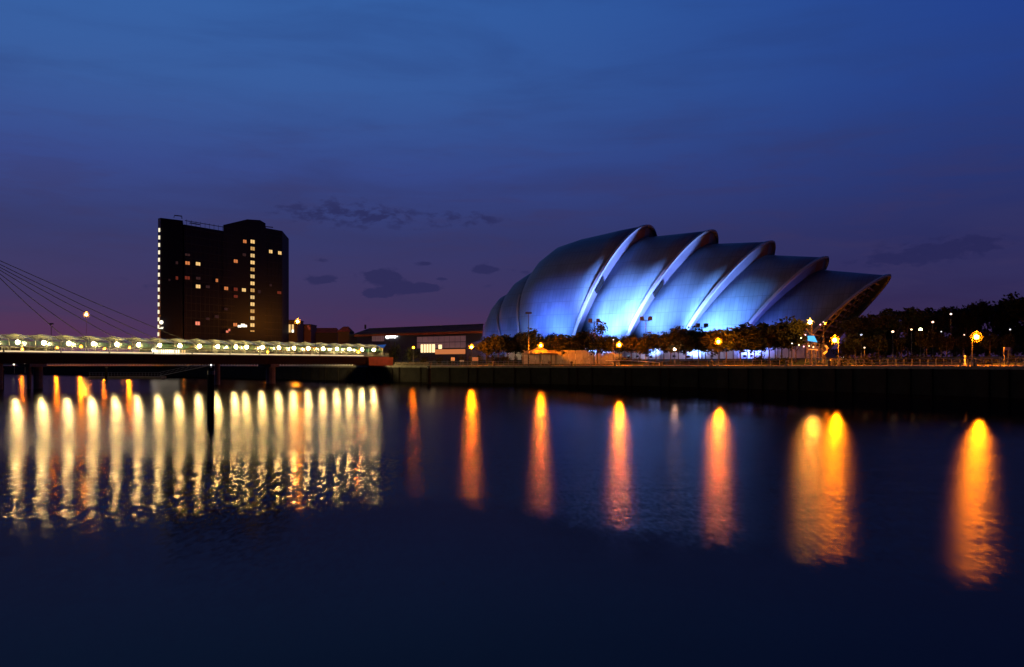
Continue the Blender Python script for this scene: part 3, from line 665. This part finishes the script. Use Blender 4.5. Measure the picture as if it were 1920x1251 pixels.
# ------------------------------------------------------------------ street lamps
def halo_mat():
    if 'halo_globe' in MATS: return MATS['halo_globe']
    m = bpy.data.materials.new('halo_globe'); m.use_nodes = True; t = NT(m.node_tree); m.node_tree.nodes.clear(); L = m.node_tree.links
    tr = t.n('ShaderNodeBsdfTransparent'); tl = t.n('ShaderNodeBsdfTranslucent'); tl.inputs[0].default_value = (.9, .9, .9, 1)
    a = t.n('ShaderNodeMixShader'); a.inputs[0].default_value = .995; L.new(tl.outputs[0], a.inputs[1]); L.new(tr.outputs[0], a.inputs[2])
    o = t.n('ShaderNodeOutputMaterial'); L.new(a.outputs[0], o.inputs[0]); MATS['halo_globe'] = m; return m
M_pole = mat('lamp_post_paint', (.05, .05, .05), .6)
def globe_mat(name, col, s): return emis(name, col, s)
def lamp(px, py, Y, lab, r=.45, col=ORANGE, s=520, grp='orange street lamps along the far bank', name='street_lamp', arm=0.0, mname=None):
    p = P(px, py, Y); gz = ground_z(p.x, p.y)
    t = thing(name, lab, 'street lamp', (p.x, p.y, gz), grp); h = p.z - gz
    obj('pole', MB().tube([(arm, 0, -.1), (arm, 0, h * .5), (arm, 0, h - r * .6)], .10, .055, n=6), M_pole, t)
    obj('base', MB().tube([(arm, 0, 0), (arm, 0, .8)], .16, .14, n=8), M_steel, t)
    if arm: obj('arm', MB().tube([(arm, 0, h - r * .6), (arm * .6, 0, h + .25), (0, 0, h + r)], .05, n=5), M_steel, t)
    else: obj('collar', MB().tube([(0, 0, h - r * 1.15), (0, 0, h - r * .75)], .14, .2, n=8), M_dark, t)
    if r > .3:
        rb = r * .52; gb = r * 1.45
        obj('bulb', MB().ball((0, 0, h), rb, rb, 10, 7), emis(mname or 'sodium_glow_%d' % s, col, s * 3.7), t, smooth=True)
        obj('globe', MB().ball((0, 0, h), gb, gb * .92, 16, 10), halo_mat(), t, smooth=True)  # oversized frosted shell, added to give the bulb a glow halo
    else: obj('globe', MB().ball((0, 0, h), r, r * .82, 12, 8), emis(mname or 'sodium_glow_%d' % s, col, s), t, smooth=True)
    obj('cap', MB().ball((0, 0, h + r * (1.33 if r > .3 else .8)), r * .45, r * .12, 8, 4), M_dark, t)
    return t
qy = quayY
lamp(775, 652, qy(775) + 10, 'dim orange street lamp in front of the dark bushes left of the bright entrance', .33, s=190)
lamp(884, 651, qy(884) + 6, 'orange street lamp beside the low orange board, right of the exhibition hall glazing', .5, s=820)
lamp(1014, 648, qy(1014) + 6, 'orange street lamp over the peak of the kiosk canopy', .48, s=760)
lamp(1161, 647, qy(1161) + 6, 'orange street lamp in front of the dark mound below the second big rim', .54, s=980)
lamp(1347, 641, qy(1347) + 6, 'orange street lamp glowing among the trees right of centre of the shells', .50, s=980)
lamp(1519, 604, qy(1519) + 13, 'tall bright lamp at the head of the beacon mast', .48, (1, .36, .03), 620, name='mast_lamp', mname='mast_glow')
lamp(1565, 638, qy(1565) + 5, 'broad orange street lamp just right of the beacon mast', .58, s=900, arm=.6)
lamp(1831, 632, qy(1831) + 5, 'bright orange street lamp glowing in the trees near the right edge', .55, s=900, arm=-.6)
lamp(162, 590, 420, 'very tall orange lamp rising above the footbridge canopy in front of the stay cables', 1.0, (1, .33, .02), 420, mname='tall_glow')
lamp(558, 603, 372, 'tall orange lamp right of the hotel corner', .95, (1, .30, .012), 460, mname='tall_glow_two')
for k, (px, py, Y, r, s_, lb) in enumerate([(42, 655, 420, .6, 260, 'yellow-orange lamp behind the footbridge, leftmost seen through the railings'), (107, 652, 400, .6, 420, 'orange lamp behind the canopy between the second and third bridge lights'), (152, 650, 395, .65, 560, 'orange lamp behind the canopy below the very tall lamp'),
                  (196, 654, 380, .5, 260, 'small orange lamp behind the canopy left of the fifth bridge light'), (243, 652, 360, .6, 480, 'orange lamp behind the canopy midway to the hotel'), (300, 655, 340, .5, 420, 'orange lamp below the hotel stair tower behind the canopy'),
                  (358, 654, 330, .6, 520, 'orange lamp below the hotel facade behind the canopy'), (502, 660, 280, .45, 130, 'yellow lamp low behind the footbridge under the hotel right half'), (672, 660, 245, .5, 380, 'orange lamp behind the last bridge lights at the bank end')]):
    lamp(px, py, Y, lb, r, s=s_)
lamp(1546, 606, 203, 'plaza lamp under the pointed front of the last shell', .4, s=420, mname='plaza_glow')
lamp(1598, 650, 196, 'second plaza lamp hidden in the trees before the pointed front', .4, s=420, mname='plaza_glow')
lamp(1265, 655, qy(1265) + 14, 'faint lamp half hidden by trees left of the third rim foot', .2, (1, .6, .4), 160, mname='faint_glow')
# small lights among the trees at the right and elsewhere
for px, py, Y, r, c, s_, lb in [(1615, 628, 165, .16, (.75, .8, 1), 26, 'small bluish white light in the dark trees right of the beacon mast'), (1674, 622, 170, .2, (1, .6, .35), 34, 'small peach light in the trees halfway to the greenish lamp'),
        (1709, 618, 175, .16, (1, .65, .3), 26, 'small peach light just left of the greenish lamp'), (1726, 618, 172, .26, (.85, 1, .45), 70, 'greenish white lamp in the trees'),
        (1733, 628, 170, .16, (1, .7, .4), 20, 'small warm light below right of the greenish lamp'), (1749, 604, 180, .2, (1, .55, .35), 26, 'small orange light high in the trees right of the greenish lamp'),
        (1783, 589, 180, .18, (1, .75, .6), 22, 'highest small pale light in the right-hand trees'), (1765, 622, 170, .1, (.9, .9, .9), 10, 'tiny white light between greenish lamp and bright orange lamp'),
        (1808, 628, 165, .1, (1, .6, .4), 14, 'tiny orange light just left of the bright orange lamp at right'), (1894, 618, 160, .12, (.8, .8, .9), 6, 'faint grey light near the right edge of the trees'),
        (1150, 637, 175, .09, (1, 1, 1), 12, 'tiny white light in the trees just left of the second rim foot'), (1485, 644, 150, .1, (1, .9, .7), 12, 'tiny white light left of the beacon mast'),
        (1544, 604, 150, .1, (1, .7, .5), 8, 'tiny pale light just right of the mast lamp'), (1621, 652, 140, .12, (1, .7, .4), 8, 'tiny light low in the hedge right of the beacon mast')]:
    Yk = max(Y, qy(px) + 8)
    if px != 1726: s_ = 1.6 + s_ / 12; r *= 1.15
    lamp(px, py, Yk, lb, r, c, s_, 'small distant lights in the trees', 'small_lamp', mname='small_glow_%d' % px)

# tall floodlight masts, unlit
def fmast(px, py, Y, lab, heads=2):
    p = P(px, py, Y); gz = ground_z(p.x, p.y); h = p.z - gz; t = thing('light_mast', lab, 'light mast', (p.x, p.y, gz), 'unlit light masts in front of the shells')
    obj('pole', MB().tube([(0, 0, -.1), (0, 0, h)], .14, .09, n=6), M_dark, t)
    if heads == 2:
        for sx_ in (-1, 1): obj('lamp_head', MB().box(sx_ * .85 - .42, sx_ * .85 + .42, -.3, .3, h - .2, h + .6), M_dark, t)
        obj('crossarm', MB().tube([(-.9, 0, h - .3), (.9, 0, h - .3)], .07), M_dark, t)
    else: obj('lamp_head', MB().box(-.7, .7, -.3, .3, h - .1, h + .35), M_dark, t)
fmast(991, 588, qy(991) + 6, 'tallest thin unlit pole, crossing the left shells beside the kiosk', 1)
fmast(1114, 603, 192, 'twin-headed unlit light mast in front of the second shell')
fmast(1211, 599, 188, 'twin-headed unlit light mast in front of the third shell')
fmast(1316, 612, 182, 'twin-headed unlit light mast in front of the fourth shell')
fmast(96, 608, 300, 'thin unlit pole standing behind the canopy below the lowest stay cable', 1)

# ------------------------------------------------------------------ things on the quay
# kiosk with peaked canopy roof
ky = qy(1012) + 9; kx = X(1012, ky); kz = ground_z(kx, ky)
kio = thing('kiosk', 'small open kiosk with a peaked tent roof lit orange by the lamp above it', 'kiosk', (kx, ky, kz)); s1 = F / ky
M_canvas = mat('canvas', (.12, .10, .08), .8)
hw = 34 / s1; ez = Z(663, ky) - kz; az_ = Z(648, ky) - kz
prof = [(1.0, ez), (.62, ez + .5), (.3, ez + 1.0), (.1, az_ - .25), (.02, az_)]
mb = MB(); n_ = 8
rows = [[(hw * r_ * math.cos(2 * math.pi * j / n_), hw * .8 * r_ * math.sin(2 * math.pi * j / n_), z_) for j in range(n_ + 1)] for r_, z_ in prof]
obj('tent_roof', mb.grid(rows), M_canvas, kio)
obj('valance', MB().grid([[(hw * math.cos(2 * math.pi * j / n_), hw * .8 * math.sin(2 * math.pi * j / n_), z_) for j in range(n_ + 1)] for z_ in (ez - .25, ez)]), M_canvas, kio)
for j in range(n_): obj('post', MB().tube([(hw * .9 * math.cos(2 * math.pi * j / n_), hw * .72 * math.sin(2 * math.pi * j / n_), 0), (hw * .9 * math.cos(2 * math.pi * j / n_), hw * .72 * math.sin(2 * math.pi * j / n_), ez)], .07), M_dark, kio)
obj('finial', MB().tube([(0, 0, az_ - .1), (0, 0, az_ + .6)], .05), M_dark, kio)
# low pale screen wall right of the kiosk
M_screen = mat('screen_render', (.24, .22, .24), .8, var=.3, vscale=.8)
scr = thing('screen_wall', 'low pale pink-lit screen wall of panels running right from the kiosk behind the tree trunks', 'wall')
for i in range(15):
    p0, p1 = 980 + i * 12.4, 980 + (i + 1) * 12.4 - .5
    ys = [qy(p) + 14 for p in (p0, p1)]
    pts = [(X(p0, ys[0]), ys[0]), (X(p1, ys[1]), ys[1]), (X(p1, ys[1] + .25), ys[1] + .25), (X(p0, ys[0] + .25), ys[0] + .25)]
    obj('panel', MB().prism(pts, 4.2, Z(657 if i < 9 else 657 + (i - 9) * 1.3, ys[0])), M_screen, scr)
# dark shrub mounds
M_leafA = mat('leaf_dark', (.020, .023, .009), .9, var=.4, vscale=1.0, spec=.15)
M_leafB = mat('leaf_mid', (.042, .040, .014), .9, var=.4, vscale=1.0, spec=.15)
M_leafC = mat('leaf_bluish', (.015, .021, .014), .9, var=.4, vscale=1.0, spec=.15)

def crown_mesh(name, seed, lobes, n, leaf, m, elong=1.0):
    """crown inside unit height: lobes are (x, y, z, r); leaves crowd the outer part of each lobe"""
    rg = random.Random(seed); vs = []; fs = []
    tot = sum(l[3] ** 2 for l in lobes)
    for (lx, ly, lz, lr) in lobes:
        for _ in range(int(n * lr * lr / tot)):
            d = Vector((rg.gauss(0, 1), rg.gauss(0, 1), rg.gauss(0, 1))).normalized()
            rr = lr * (rg.random() ** .45) * (1 + .22 * math.sin(d.x * 7 + seed) * math.sin(d.z * 6 + lx * 9))
            c = Vector((lx, ly, lz)) + Vector((d.x, d.y, d.z * elong)) * rr
            a = Vector((rg.gauss(0, 1), rg.gauss(0, 1), rg.gauss(0, 1))).normalized(); b = a.orthogonal().normalized(); c2 = a.cross(b)
            s_ = leaf * rg.uniform(.5, 1.4); k = len(vs)
            vs += [c - b * s_, c + c2 * s_ * .5, c + b * s_, c - c2 * s_ * .5]; fs.append((k, k + 1, k + 2, k + 3))
    me = bpy.data.meshes.new(name); me.from_pydata([tuple(v) for v in vs], [], fs); me.materials.append(m); return me
def round_lobes(seed, n=9, w_=.42, z0=.46, z1=.85):
    rg = random.Random(seed); L = []
    for _ in range(n):
        z = rg.uniform(z0, z1); k = 1 - abs((z - (z0 + z1) / 2) / (z1 - z0)) * .9
        a = rg.uniform(0, 6.28); L.append((w_ * .62 * k * math.cos(a) * rg.random() ** .5 * 1.2, w_ * .62 * k * math.sin(a), z, rg.uniform(.07, .2)))
    for _ in range(3): L.append((rg.uniform(-.2, .2), rg.uniform(-.2, .2), rg.uniform(z1 - .10, z1 + .02), rg.uniform(.06, .10)))
    return L
CROWNS = []
for k in range(9): CROWNS.append(crown_mesh('crown', k + 1, round_lobes(k + 1, 13, .42 + .05 * (k % 3), .38 + .03 * (k % 4)), 1500, .035, (M_leafA, M_leafB, M_leafC)[k % 3]))
TALL = [crown_mesh('crown', 20 + k, round_lobes(20 + k, 9, .26, .28, .9), 1300, .032, (M_leafA, M_leafC)[k % 2]) for k in range(2)]
DENSE = [crown_mesh('crown', 40 + k, round_lobes(40 + k, 15, .55, .2, .85), 2600, .033, (M_leafA, M_leafB)[k % 2]) for k in range(4)]
def trunk_mesh(seed):
    rg = random.Random(seed); mb = MB().tube([(0, 0, -.03), (.006, 0, .2), (rg.uniform(-.01, .01), .004, .45), (0, 0, .7)], .02, .007, 6)
    for k in range(6):
        a = rg.uniform(0, 6.28); z = .25 + .07 * k; mb.tube([(0, 0, z), (.13 * math.cos(a), .13 * math.sin(a), z + .14), (.2 * math.cos(a), .2 * math.sin(a), z + .26)], .009, .003, 4)
    return mb.mesh('trunk', M_bark)
TRUNKS = [trunk_mesh(k) for k in range(4)]
ORD = ['first', 'second', 'third', 'fourth', 'fifth', 'sixth', 'seventh', 'eighth', 'ninth', 'tenth', 'eleventh', 'twelfth', 'thirteenth', 'fourteenth', 'fifteenth', 'sixteenth', 'seventeenth', 'eighteenth', 'nineteenth', 'twentieth',
       'twenty-first', 'twenty-second', 'twenty-third', 'twenty-fourth']
trg = random.Random(11)
def tree(px, py, Y, lab, grp, meshes=CROWNS, wide=1.0, name='tree', cat='tree'):
    x = X(px, Y); gz = ground_z(x, Y); h = (Z(py, Y) - gz) / .97
    t = thing(name, lab, cat, (x, Y, gz), grp); a = trg.uniform(0, 6.28)
    wv = wide * trg.uniform(.82, 1.18)
    for nm, me in (('trunk', trg.choice(TRUNKS)), ('crown', trg.choice(meshes))):
        o = link(nm, me, t); o.scale = (h * wv, h * wv, h * trg.uniform(.96, 1.06)) if nm == 'crown' else (max(h, 6), max(h, 6), h); o.rotation_euler.z = a
    return t
row = [(912, 634, 1), (934, 628, 1), (953, 633, .9), (979, 619, .95), (1008, 616, 1.05), (1042, 625, .9), (1072, 621, 1), (1097, 617, 1.1), (1140, 627, 1), (1166, 630, 1.1),
       (1200, 627, 1.1), (1230, 621, 1.1), (1258, 619, 1.1), (1286, 613, 1.1), (1310, 618, 1), (1335, 622, 1), (1362, 610, 1.1), (1388, 607, 1.1), (1414, 600, 1), (1442, 606, 1.1), (1466, 598, 1.1), (1492, 602, 1.1)]
for i, (px, py, wd) in enumerate(row):
    tree(px, py, qy(px) + 16 + trg.uniform(-2, 4), '%s tree from the left in the row in front of the shell concert hall' % ORD[i], 'trees in front of the shells', wide=wd * 1.32)
for i, px in enumerate((922, 944, 966, 994, 1025, 1057, 1085, 1154, 1184, 1215, 1245, 1272, 1298, 1323, 1349, 1375, 1401, 1428, 1454, 1479)):
    tree(px, 630 - max(0, px - 1200) * .05 + trg.uniform(-3, 3), qy(px) + 22 + trg.uniform(-1, 2), '%s tree from the left in the second row behind the front trees' % ORD[i], 'second row of trees in front of the shells', wide=1.3)
tree(1120, 608, 192, 'tall narrow poplar-like tree standing above the row beside the twin-headed mast', 'trees in front of the shells', TALL)
rr = [(1592, 594), (1612, 588), (1636, 586), (1658, 581), (1682, 577), (1702, 573), (1728, 584), (1747, 581), (1766, 567), (1788, 574), (1812, 588), (1832, 574), (1852, 563), (1876, 568), (1900, 561), (1925, 556), (1950, 560)]
for i, (px, py) in enumerate(rr):
    tree(px, py + trg.uniform(-2, 3), 195 + trg.uniform(-14, 18), '%s tree from the left in the dense dark belt at the right edge' % ORD[i], 'dark tree belt at the right', DENSE, 1.05)
for i, px in enumerate((1604, 1648, 1690, 1738, 1775, 1806, 1856, 1890)):
    tree(px, 622 + (i % 3) * 4, qy(px) + 26 + (i % 3) * 3, '%s small tree from the left in the nearer row under the dark belt at right' % ORD[i], 'smaller trees in front of the dark belt', wide=1.1)
# bushes
def bush_mesh(seed, n=900):
    L = []; rg = random.Random(seed)
    for _ in range(8): L.append((rg.uniform(-.7, .7), rg.uniform(-.4, .4), rg.uniform(.15, .55), rg.uniform(.25, .4)))
    return crown_mesh('foliage', seed, L, n, .05, M_leafA)
BM = [bush_mesh(60 + k) for k in range(3)]
def bush(px, py, Y, wpx, lab, grp=None):
    x = X(px, Y); gz = ground_z(x, Y); h = Z(py, Y) - gz
    t = link('bush', trg.choice(BM), None, lab, 'bush', grp, None, (x, Y, gz)); wd = wpx / F * Y / 2
    t.scale = (wd, max(1.2, min(wd, 3)), max(.6, h) * 1.05); return t
for px, py, d, wp, lb in [(716, 640, 26, 46, 'large dark bush right of the footbridge end'), (745, 634, 28, 46, 'tallest dark bush below the white wall sign'), (772, 641, 24, 42, 'dark bush beside the dim orange lamp'),
        (800, 663, 16, 34, 'low clipped bush below the bright entrance'), (828, 664, 16, 30, 'low rounded bush, second right of the bright entrance'), (851, 664, 15, 26, 'low rounded bush behind the white board'), (872, 662, 15, 30, 'low rounded bush left of the orange lamp by the board'),
        (905, 660, 16, 30, 'dark bush right of the orange board'), (932, 662, 16, 34, 'dark bush under the leftmost trees of the row'), (958, 664, 15, 30, 'dark bush left of the tallest pole'),
        (1174, 665, 14, 80, 'broad dark mound of shrubs below the second rim foot'), (1238, 675, 12, 60, 'low dark shrubs right of the broad mound'), (1300, 674, 13, 70, 'low shrub bank under the pale plinth wall'),
        (1378, 671, 13, 60, 'dark shrub bank right of the orange lamp in the trees'), (1428, 657, 14, 46, 'tall dark shrub clump with blue light behind'), (1470, 664, 12, 60, 'dark shrub clump left of the beacon mast'),
        (1590, 664, 9, 80, 'big dark rounded hedge right of the beacon mast'), (1645, 658, 11, 100, 'long dark hedge under the small lights'), (1712, 660, 12, 90, 'dark hedge below the greenish lamp'),
        (1780, 664, 12, 90, 'low dark hedge left of the bright orange lamp at right'), (1862, 668, 12, 90, 'low dark hedge under the orange board at right'), (1915, 662, 13, 70, 'dark hedge at the right edge')]:
    bush(px, py, qy(px) + d, wp, lb, 'bushes along the promenade')

# quay railing with posts
def railing(p0, p1, lab, step=10.0, inset=.5, h=1.1, two=True):
    t = thing('quay_railing', lab, 'railing', (0, 0, 0)); px = p0; ra_ = MB(); po = MB(); prev = None
    while px <= p1:
        Y = qy(px) + inset; x = X(px, Y); zb = QZ + .05
        po.box(x - .04, x + .04, Y - .04, Y + .04, zb, zb + h)
        if prev:
            for hh in (h, h * .55): ra_.tube([(prev[0], prev[1], zb + hh), (x, Y, zb + hh)], .028, n=4)
        prev = (x, Y); px += step
    obj('rail', ra_, M_steel, t); obj('posts', po, M_steel, t, kind='stuff')
railing(800, 1150, 'steel quay railing from the timber pile to the sloping ramp', 9.6)
railing(1275, 1475, 'steel quay railing below the trees left of the beacon mast', 17)
railing(1530, 1920, 'faint quay railing running to the right edge', 15)
# pale stone parapet stones right of the bridge end
par = thing('stone_parapet', 'rough stone parapet lit dull orange just right of the footbridge end', 'wall')
M_rub = mat('rubble_stone', (.2, .17, .12), .9, var=.4, vscale=1.2, bump=.6)
for i in range(14):
    p0 = 738 + i * 4.6; Y = qy(p0) + .4
    for j in range(2):
        sh = 2.3 * j
        obj('stone', MB().box(X(p0 + sh, Y), X(p0 + sh + 4.3, Y), Y, Y + .5, QZ + j * .52 + .02, QZ + j * .52 + .5 - .03 * (i % 3)), M_rub, par)
for px, py, wpx, lb in [(1605, 632, 110, 'large undergrowth clump behind the right end of the beacon mast hedge'), (1680, 630, 110, 'large undergrowth clump behind the small peach lights'), (1755, 632, 110, 'large undergrowth clump behind the greenish lamp'),
                (1830, 630, 110, 'large undergrowth clump behind the bright orange lamp at right'), (1905, 630, 110, 'large undergrowth clump at the right edge')]:
    bush(px, py, qy(px) + 62, wpx, lb, 'undergrowth under the dark tree belt')
# boards, bins and bollards
def board(px, py, wpx, hpx, Y, m, lab):
    x = X(px, Y); gz = ground_z(x, Y); t = thing('notice_board', lab, 'notice board', (x, Y, gz), 'notice boards on the quay'); hw_ = wpx * Y / F / 2; hh = hpx * Y / F / 2; zc = Z(py, Y) - gz
    obj('panel', MB().box(-hw_, hw_, -.04, .04, zc - hh, zc + hh), m, t)
    for s_ in (-1, 1): obj('leg', MB().box(s_ * hw_ * .7 - .04, s_ * hw_ * .7 + .04, .05, .12, -.1, zc + hh), M_steel, t)
M_bw = mat('board_white', (.75, .72, .7), .5); M_bo = mat('board_cream', (.8, .6, .45), .5)
board(849, 673.5, 7, 6.5, qy(849) + 3, M_bw, 'small white notice board on the quay left of the orange lamp')
board(866, 677, 8, 3.5, qy(866) + 3, M_bw, 'small low flat board between the two larger quay boards')
board(891, 673.5, 11, 7, qy(891) + 3.2, M_bo, 'cream board directly below the orange lamp')
board(1888, 654, 12, 5.5, qy(1888) + 9, M_bo, 'orange-lit board near the right edge')
boll = MB().tube([(0, 0, 0), (0, 0, .45)], .24, .18, 8).ball((0, 0, .55), .3, .16, 8, 5).mesh('mooring_bollard', M_dark)
for i, (px, lb) in enumerate([(806, 'beside the timber pile'), (926, 'below the leftmost trees'), (1030, 'below the kiosk'), (1072, 'at the end of the railing'), (1153, 'below the second rim foot'), (1240, 'on the orange-lit promenade'), (1334, 'left of the orange lamp in the trees'),
                              (1476, 'left of the beacon mast'), (1555, 'right of the beacon mast'), (1828, 'near the right edge')]):
    Y = qy(px) + .9; o = link('mooring_bollard', boll, None, 'black mooring bollard on the quay edge ' + lb, 'bollard', 'mooring bollards on the quay edge', None, (X(px, Y), Y, QZ + .05)); o.scale = (1.2, 1.2, 1.5)
# ramp rail
rmp = thing('ramp_rail', 'pale handrail of a ramp on the orange-lit promenade below the second rim foot', 'railing')
y_ = qy(1150) + 4; y2 = qy(1240) + 5
obj('rail', MB().tube([(X(1136, y_), y_, Z(676, y_)), (X(1180, y_), y_ - 2, Z(676.5, y_)), (X(1236, y2), y2, Z(680, y2))], .05), M_white, rmp)
for px, py, yy in ((1136, 676, y_), (1236, 680, y2)): obj('post', MB().tube([(X(px, yy), yy, 3.8), (X(px, yy), yy, Z(py, yy))], .05), M_white, rmp)
# white figure-like marker post
y_ = qy(1809) + 9; wp = thing('marker_post', 'small white marker post on the lawn left of the bright orange lamp', 'post', (X(1809, y_), y_, ground_z(X(1809, y_), y_)))
obj('shaft', MB().tube([(0, 0, 0), (0, 0, 1.1)], .16, .1, 8), M_white, wp); obj('head', MB().ball((0, 0, 1.25), .17, n=8, m=6), M_white, wp)

# ------------------------------------------------------------------ beacon mast with play frame
by = qy(1522) + 10; bx = X(1522, by); bz = ground_z(bx, by); bc = thing('beacon_mast', 'lattice mast with a small blue lit sail sign and white crossbars under the tall lamp', 'mast', (bx, by, bz)); sc = by / F
def bp(px, py, dy=0): return ((px - 1522) * sc, dy, Z(py, by) - bz)
obj('mast_pole', MB().tube([(0, 0, 0), bp(1522, 606)], .13, .09), M_steel, bc)
for s_ in (-1, 1): obj('lattice_leg', MB().tube([(s_ * 1.0, .5, 0), (s_ * .25, .1, bp(1522, 622)[2])], .07), M_steel, bc)
lt = MB()
for k in range(6):
    z0 = .4 + k * .85; w0 = 1.0 - .125 * k; w1 = 1.0 - .125 * (k + 1)
    lt.tube([(-w0, .5, z0), (w1, .4, z0 + .8)], .035, n=4); lt.tube([(w0, .5, z0), (-w1, .4, z0 + .8)], .035, n=4)
obj('lattice', lt, M_steel, bc)
obj('crossbar', MB().tube([bp(1516, 655), bp(1533, 656)], .09), M_white, bc)
obj('crossbar', MB().tube([bp(1513, 644), bp(1531, 643)], .05), M_steel, bc)
obj('gaff', MB().tube([bp(1512, 616), bp(1516, 622), bp(1522, 624)], .06), M_steel, bc)
obj('sail_sign', MB().prism([bp(1514, 0)[:1] + (0,), (bp(1526, 0)[0], 0), (bp(1533, 0)[0], .15), (bp(1514, 0)[0], .15)], 0, 1) if False else MB().add([bp(1514, 630, -.2), bp(1526, 630, -.2), bp(1532, 642, -.2), bp(1514, 639, -.2), bp(1514, 630, -.1), bp(1526, 630, -.1), bp(1532, 642, -.1), bp(1514, 639, -.1)], BF), emis('blue_sign_light', (.10, .50, 1.0), 1.3), bc)
for i, (px, py) in enumerate([(1509, 628), (1501, 634), (1497, 647), (1506, 650), (1516, 649), (1524, 651), (1537, 609)]):
    obj('bulb', MB().ball(bp(px, py, -.3), .11, n=6, m=4), emis('bulb_%s' % ('warm' if i % 3 else 'pink'), (1, .7, .4) if i % 3 else (1, .4, .5), 5), bc)
obj('festoon_wire', MB().tube([bp(1537, 609, -.3), bp(1522, 615), bp(1509, 628, -.3), bp(1501, 634, -.3), bp(1497, 647, -.3), bp(1506, 650, -.3), bp(1516, 649, -.3), bp(1524, 651, -.3)], .02, n=4), M_dark, bc)
cf = thing('climbing_frame', 'open climbing frame of thin orange-lit poles with a curved slide right of the beacon mast', 'climbing frame', (bx, by, bz))
for i, px in enumerate((1532, 1538, 1544, 1550)): obj('post', MB().tube([bp(px, 681, .6), bp(px, 640 + i * 3, .6)], .07), M_steel, cf)
for py in (644, 656, 668): obj('bar', MB().tube([bp(1530, py, .6), bp(1552, py + 2, .6)], .05), M_steel, cf)
obj('slide', MB().tube([bp(1549, 648, .2), bp(1552, 653, .2), bp(1550, 660, .2), bp(1545, 664, .2)], .22, .2, 8), M_white, cf)

# ------------------------------------------------------------------ in the river
def pile(px, py_top, Y, r, lab, mat_=M_timber, grp='timber piles standing in the river'):
    x = X(px, Y); t = thing('timber_pile', lab, 'timber pile', (x, Y, 0), grp)
    zt = Z(py_top, Y); obj('shaft', MB().tube([(0, 0, -4), (.01, 0, zt * .5), (.03, 0, zt)], r, r * .9, 10), mat_, t)
    obj('iron_band', MB().tube([(.03, 0, zt - .45), (.03, 0, zt - .2)], r * 1.03, n=10), M_dark, t); return t
pile(395, 690, 59.5, .24, 'nearest dark mooring pile standing in the river, a small white light on top')
nl = thing('navigation_light', 'tiny white navigation light on top of the nearest mooring pile', 'light', (X(395, 59.5) + .03, 59.5, Z(692, 59.5)))
obj('stand', MB().tube([(0, 0, 0), (0, 0, .22)], .04), M_white, nl); obj('lens', MB().ball((0, 0, .26), .05, n=8, m=6), emis('nav_light', (1, 1, .95), 4), nl)
pile(804, 687, 192, .42, 'double timber pile against the quay right of the stone parapet')
pile(199, 687, 232, .32, 'tall timber pile under the footbridge beside the gangway')
pile(1, 689, 150, .55, 'thick timber pile at the left edge')
# landing stage and gangway beyond the bridge
M_pont = mat('pontoon_deck', (.10, .09, .08), .8, var=.3, vscale=.8)
ls = thing('landing_stage', 'long low floating landing stage with railing seen under the footbridge', 'landing stage')
ly = 262.0
obj('pontoon', MB().box(X(165, ly), X(302, ly), ly, ly + 4, .05, .75), M_pont, ls)
rl = MB(); 
for k in range(24): x = X(168 + k * 5.8, ly); rl.box(x - .03, x + .03, ly + .1, ly + .16, .75, 1.8)
obj('railing_posts', rl, M_steel, ls, kind='stuff'); obj('rail', MB().tube([(X(166, ly), ly + .13, 1.8), (X(301, ly), ly + .13, 1.8)], .04, n=4).tube([(X(166, ly), ly + .13, 1.3), (X(301, ly), ly + .13, 1.3)], .03, n=4), M_steel, ls)
gw = thing('gangway', 'sloping gangway from the landing stage up to the quay under the footbridge', 'gangway')
g0 = Vector((X(298, 263), 263.5, .8)); g1 = Vector((X(392, 262), 262, 3.9))
for dz, rr_ in ((0, .12), (1.1, .06), (.55, .04)): obj('chord', MB().tube([g0 + Vector((0, 0, dz)), g1 + Vector((0, 0, dz))], rr_, n=5), M_steel, gw)
dg = MB(); n_ = 10
for k in range(n_): a = g0.lerp(g1, k / n_); b = g0.lerp(g1, (k + 1) / n_); dg.tube([a, b + Vector((0, 0, 1.1))], .035, n=4)
obj('lattice', dg, M_steel, gw)
# lit railing on the quay behind the bridge
br = thing('bank_railing', 'orange-lit white railing on the far quay seen in the gap beneath the bridge deck', 'railing')
ra_ = MB(); po = MB(); prev = None
px = 40.0
while px < 670:
    Y = qy(px) + .8; x = X(px, Y); po.box(x - .08, x + .08, Y - .05, Y + .05, QZ, QZ + 1.3)
    if prev:
        for hh in (1.3, .75, .25): ra_.tube([(prev[0], prev[1], QZ + hh), (x, Y, QZ + hh)], .06, n=4)
    prev = (x, Y); px += 5.4
obj('rail', ra_, M_white, br); obj('posts', po, M_white, br, kind='stuff')
for px, lb in ((170, 'left'), (230, 'middle'), (290, 'right'), (345, 'far right')):
    Y = qy(px) + 3; lamp(px, 676, Y, 'low orange bollard light lighting the bank railing under the bridge, %s one' % lb, .13, s=160, grp='low bollard lights under the bridge', name='bollard_light', mname='bollard_glow')
for px, lb in ((26, 'left'), (46, 'right')):
    Y = 300; p = P(px, 683.5, Y); t = thing('quay_light', 'small cream light under the far left of the bridge deck, %s of two' % lb, 'light', tuple(p), 'cream lights under the deck')
    obj('lens', MB().ball((0, 0, 0), .3, n=8, m=6), W_w, t); obj('stem', MB().tube([(0, .3, -3), (0, .3, 0)], .06), M_steel, t)
